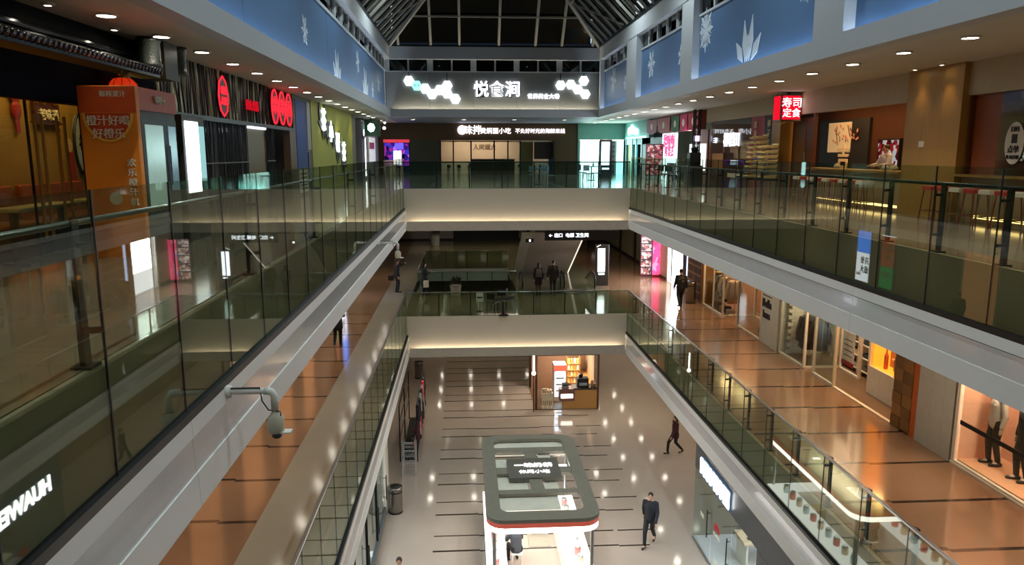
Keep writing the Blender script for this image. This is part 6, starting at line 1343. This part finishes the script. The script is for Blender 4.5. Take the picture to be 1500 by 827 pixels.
    if head:
        R = Matrix.Rotation(turn, 3, 'Z')
        b.ball(S(hd + V(0, 0, .015)), .076 * s, .093 * s, .108 * s, 14, 10); b.ball(S(hd) + R @ S(V(0, .025, -.065)), .055 * s, .06 * s, .055 * s, 12, 8)
        b.ball(S(hd) + R @ S(V(0, .1, -.015)), .014 * s, .022 * s, .024 * s, 8, 6); capsule(b, S(neckt), S(hd), .052 * s, .06 * s)
        for q in (-1, 1): b.ball(S(hd) + R @ S(V(q * .078, -.005, -.01)), .012 * s, .022 * s, .032 * s, 8, 6)
    fuse(b, 'body', sk, t, .011)
    if head:
        for q in (-1, 1): MB().ball(S(hd) + R @ S(V(q * .03, .086, .012)), .011 * s, .007 * s, .007 * s, 8, 6).build('eye', M('eye_dark', (20, 16, 14), .3), t, True)
        mo = MB(); mo.ball(S(hd) + R @ S(V(0, .082, -.062)), .022 * s, .008 * s, .006 * s, 8, 5); mo.build('mouth', M('lip_red', (150, 84, 76), .5), t, True)
        h = MB(); hc = S(hd) + R @ S(V(0, -.014, .038)); h.ball(hc, .086 * s, .098 * s, .094 * s, 14, 10)
        if hairlen: capsule(h, hc + R @ S(V(0, -.05, 0)), hc + R @ S(V(0, -.07, -hairlen)), .075 * s, .055 * s); capsule(h, hc + R @ S(V(.05, -.03, 0)), hc + R @ S(V(.06, -.04, -hairlen * .8)), .04 * s, .03 * s); capsule(h, hc + R @ S(V(-.05, -.03, 0)), hc + R @ S(V(-.06, -.04, -hairlen * .8)), .04 * s, .03 * s)
        fuse(h, 'hair', M('hair_%d' % hair[0], hair, .6), t, .014, 2)
    # clothing
    j = MB(); k_ = 1.0 if not female else .93
    capsule(j, S(pel + V(0, 0, -.02)), S(waist), .152 * s * k_, .145 * s * k_); capsule(j, S(waist), S(chest), .145 * s * k_, .162 * s * k_); capsule(j, S(chest), S(up(.46)), .155 * s * k_, .11 * s); capsule(j, S(neckb), S(neckb + V(0, 0, .015)), .075 * s, .066 * s)
    for q in (-1, 1): capsule(j, S(chest + V(q * .06, 0, .0)), S(pel + V(q * .05, 0, .0)), .13 * s * k_, .125 * s * k_); capsule(j, S(up(.50)), S(sh[q]), .075 * s, .072 * s); capsule(j, S(sh[q]), S(el[q]), .072 * s, .06 * s); capsule(j, S(el[q]), S(wr[q] - (wr[q] - el[q]) * .06), .058 * s, .046 * s)
    if coat and not sit: 
        for q in (-1, 0, 1): capsule(j, S(pel + V(q * .06, 0, 0)), S(pel + V(q * .085, 0, -coat)), .14 * s, .13 * s)
    fuse(j, 'jacket', jacket_m or M('jacket_%d_%d_%d' % top, top, .8, bump=.2, scale=12), t, .017)
    lg = MB(); 
    for q in (-1, 1): capsule(lg, S(hip[q] + V(0, 0, .06)), S(hip[q]), .105 * s, .105 * s); capsule(lg, S(hip[q]), S(knee[q]), .1 * s, .073 * s); capsule(lg, S(knee[q]), S(ank[q] + V(0, 0, .03)), .07 * s, .055 * s)
    capsule(lg, S(hip[-1]), S(hip[1]), .11 * s, .11 * s)
    if skirt: capsule(lg, S(pel), S(pel + V(0, 0, -.34)), .16 * s, .19 * s)
    fuse(lg, 'trousers' if not skirt else 'skirt', M('trousers_%d_%d_%d' % legs, legs, .8), t, .017)
    sho = M('shoe_%d' % shoes[0], shoes, .4)
    for q in (-1, 1):
        z = MB(); a = S(ank[q] + V(0, -.05, -.035)); c = S(toe[q]); capsule(z, a, c, .045 * s, .038 * s); capsule(z, S(ank[q]), a, .045 * s, .045 * s)
        o = fuse(z, 'shoe', sho, t, .012)
        mz = min(v.co.z for v in o.data.vertices)
        if mz < 0:
            for v in o.data.vertices: v.co.z = max(v.co.z, 0)
    return t
def bag(loc, label, col, name='shoulder_bag', w=.3, d=.12, h=.26, strap=.5, rz=0):
    t = thing(name, label, 'bag', loc, rz); MB().bev(-w / 2, w / 2, -d / 2, d / 2, 0, h, .03).build('body', M('bagm_%d_%d' % col[:2], col, .5), t, True)
    MB().tube([(-w * .35, 0, h), (-w * .28, 0, h + strap * .8), (0, 0, h + strap), (w * .28, 0, h + strap * .8), (w * .35, 0, h)], .01, 6).build('strap', M('strap_dark', (24, 22, 22), .5), t, True); return t
# ground floor
p = onZ(951, 797, L1); person((p.x, p.y, L1), math.pi - .5, 'man in dark navy jacket and black trousers walking on the ground floor', 1.78, .27, top=(30, 34, 42), legs=(26, 26, 30), turn=.2)
p = onZ(988, 664, L1); person((p.x, p.y, L1), -math.pi / 2 + math.pi + .2, 'woman in dark red jacket and black leggings walking past the right shops', 1.66, .3, top=(64, 22, 28), legs=(20, 20, 24), female=True, hairlen=.2, coat=.1)
person((sx, sy, L1), 0.25, 'person in grey hooded jacket seated on a white stool at the kiosk', 1.68, arms='desk', top=(62, 66, 74), legs=(26, 26, 30), sit=.47, lean=.3)
p = onZ(587, 900, L1); person((p.x, p.y, L1), math.pi, 'person with short dark hair and tan jacket near the glass shop front', 1.7, .12, top=(96, 70, 54), legs=(30, 30, 34), hair=(46, 22, 18))
# middle floor
p = onZ(996, 450, L2); man = person((p.x, p.y, L2), 0.05, 'man in black jacket with gold print walking away along the right walkway', 1.76, .14, top=(20, 20, 24), legs=(18, 18, 22), jacket_m=M('gold_print_black', (20, 20, 22), .7))
random.seed(6); gp_ = MB()
for k in range(9):
    a = Vector((random.uniform(-.11, .11), -.172, random.uniform(1.18, 1.42))); gp_.tube([a, a + Vector((random.uniform(-.06, .06), 0, random.uniform(-.05, .05))), a + Vector((random.uniform(-.08, .08), 0, random.uniform(-.08, .08)))], .006, 5)
gp_.build('back_print', M('gold_print', (150, 126, 80), .5), man, True)
p = onZ(582, 428, L2); person((p.x, p.y, L2), -math.pi / 2 + .3, 'woman in black jacket and dark jeans pointing to the escalators', 1.68, .03, arms=('point', 'down'), top=(22, 22, 26), legs=(30, 34, 44), female=True, hairlen=.1, coat=.12); bag((p.x - .3, p.y, L2 + .62), 'black handbag held by the pointing woman', (20, 20, 22), strap=.28)
p = onZ(622, 432, L2); p.y = min(p.y, 36.5); person((p.x, p.y, L2), -math.pi / 2 + .5, 'woman in dark clothes with long hair holding a white shopping bag', 1.63, .05, arms='phone', top=(28, 30, 34), legs=(24, 24, 28), female=True, hairlen=.3, skirt=True, coat=.1)
bag((p.x + .1, p.y - .3, L2 + .45), 'white paper shopping bag held by the long haired woman', (214, 212, 206), 'shopping_bag', .26, .1, .34, .16, .2)
p = onZ(495, 507, L2); person((p.x, p.y, L2), 0, 'person in dark coat looking at a phone on the left walkway', 1.72, .1, arms=('down', 'phone'), top=(24, 24, 28), legs=(20, 20, 24), coat=.2)
person((3.6, 36.0, L2), 0.0, 'woman in black coat with a backpack at the escalator landing', 1.62, .05, top=(22, 20, 24), legs=(60, 50, 46), female=True, hairlen=.25, coat=.25)
t = thing('backpack', 'grey backpack worn by the woman at the escalator landing', 'backpack', (3.6, 35.76, L2 + .98)); MB().bev(-.14, .14, -.07, .07, 0, .38, .04).build('body', M('backpack_grey', (92, 88, 84), .7), t, True); MB().bev(-.1, .1, -.1, -.07, .05, .2, .01).build('pocket', M('pocket_grey', (74, 70, 68), .7), t, True)
person((4.32, 35.9, L2), 0.0, 'man in dark brown jacket stepping onto the escalator', 1.76, .12, top=(34, 26, 26), legs=(24, 22, 24))
# upper floor bar
person((12.3, 21.2, 0), math.pi / 2, 'staff member in a white shirt behind the bar counter', 1.7, 0, arms='desk', top=(206, 206, 210), legs=(30, 30, 34), hair=(22, 18, 16))
# mannequins in the pink window
for k, (px, py) in enumerate(((1452, 694), (1492, 728))):
    p = onZ(px, py, L2 + .12); person((11.72, p.y * 11.72 / p.x, L2 + .12), math.pi / 2 - .2, ('mannequin in a silver shirt and black trousers' if k == 0 else 'mannequin in a black suit') + ' in the pink window', 1.86, .05, arms='down', top=(190, 184, 176) if k == 0 else (22, 20, 22), legs=(16, 15, 17), skin_mat=skin_m, cat='mannequin', name='mannequin', hair=(206, 196, 184))
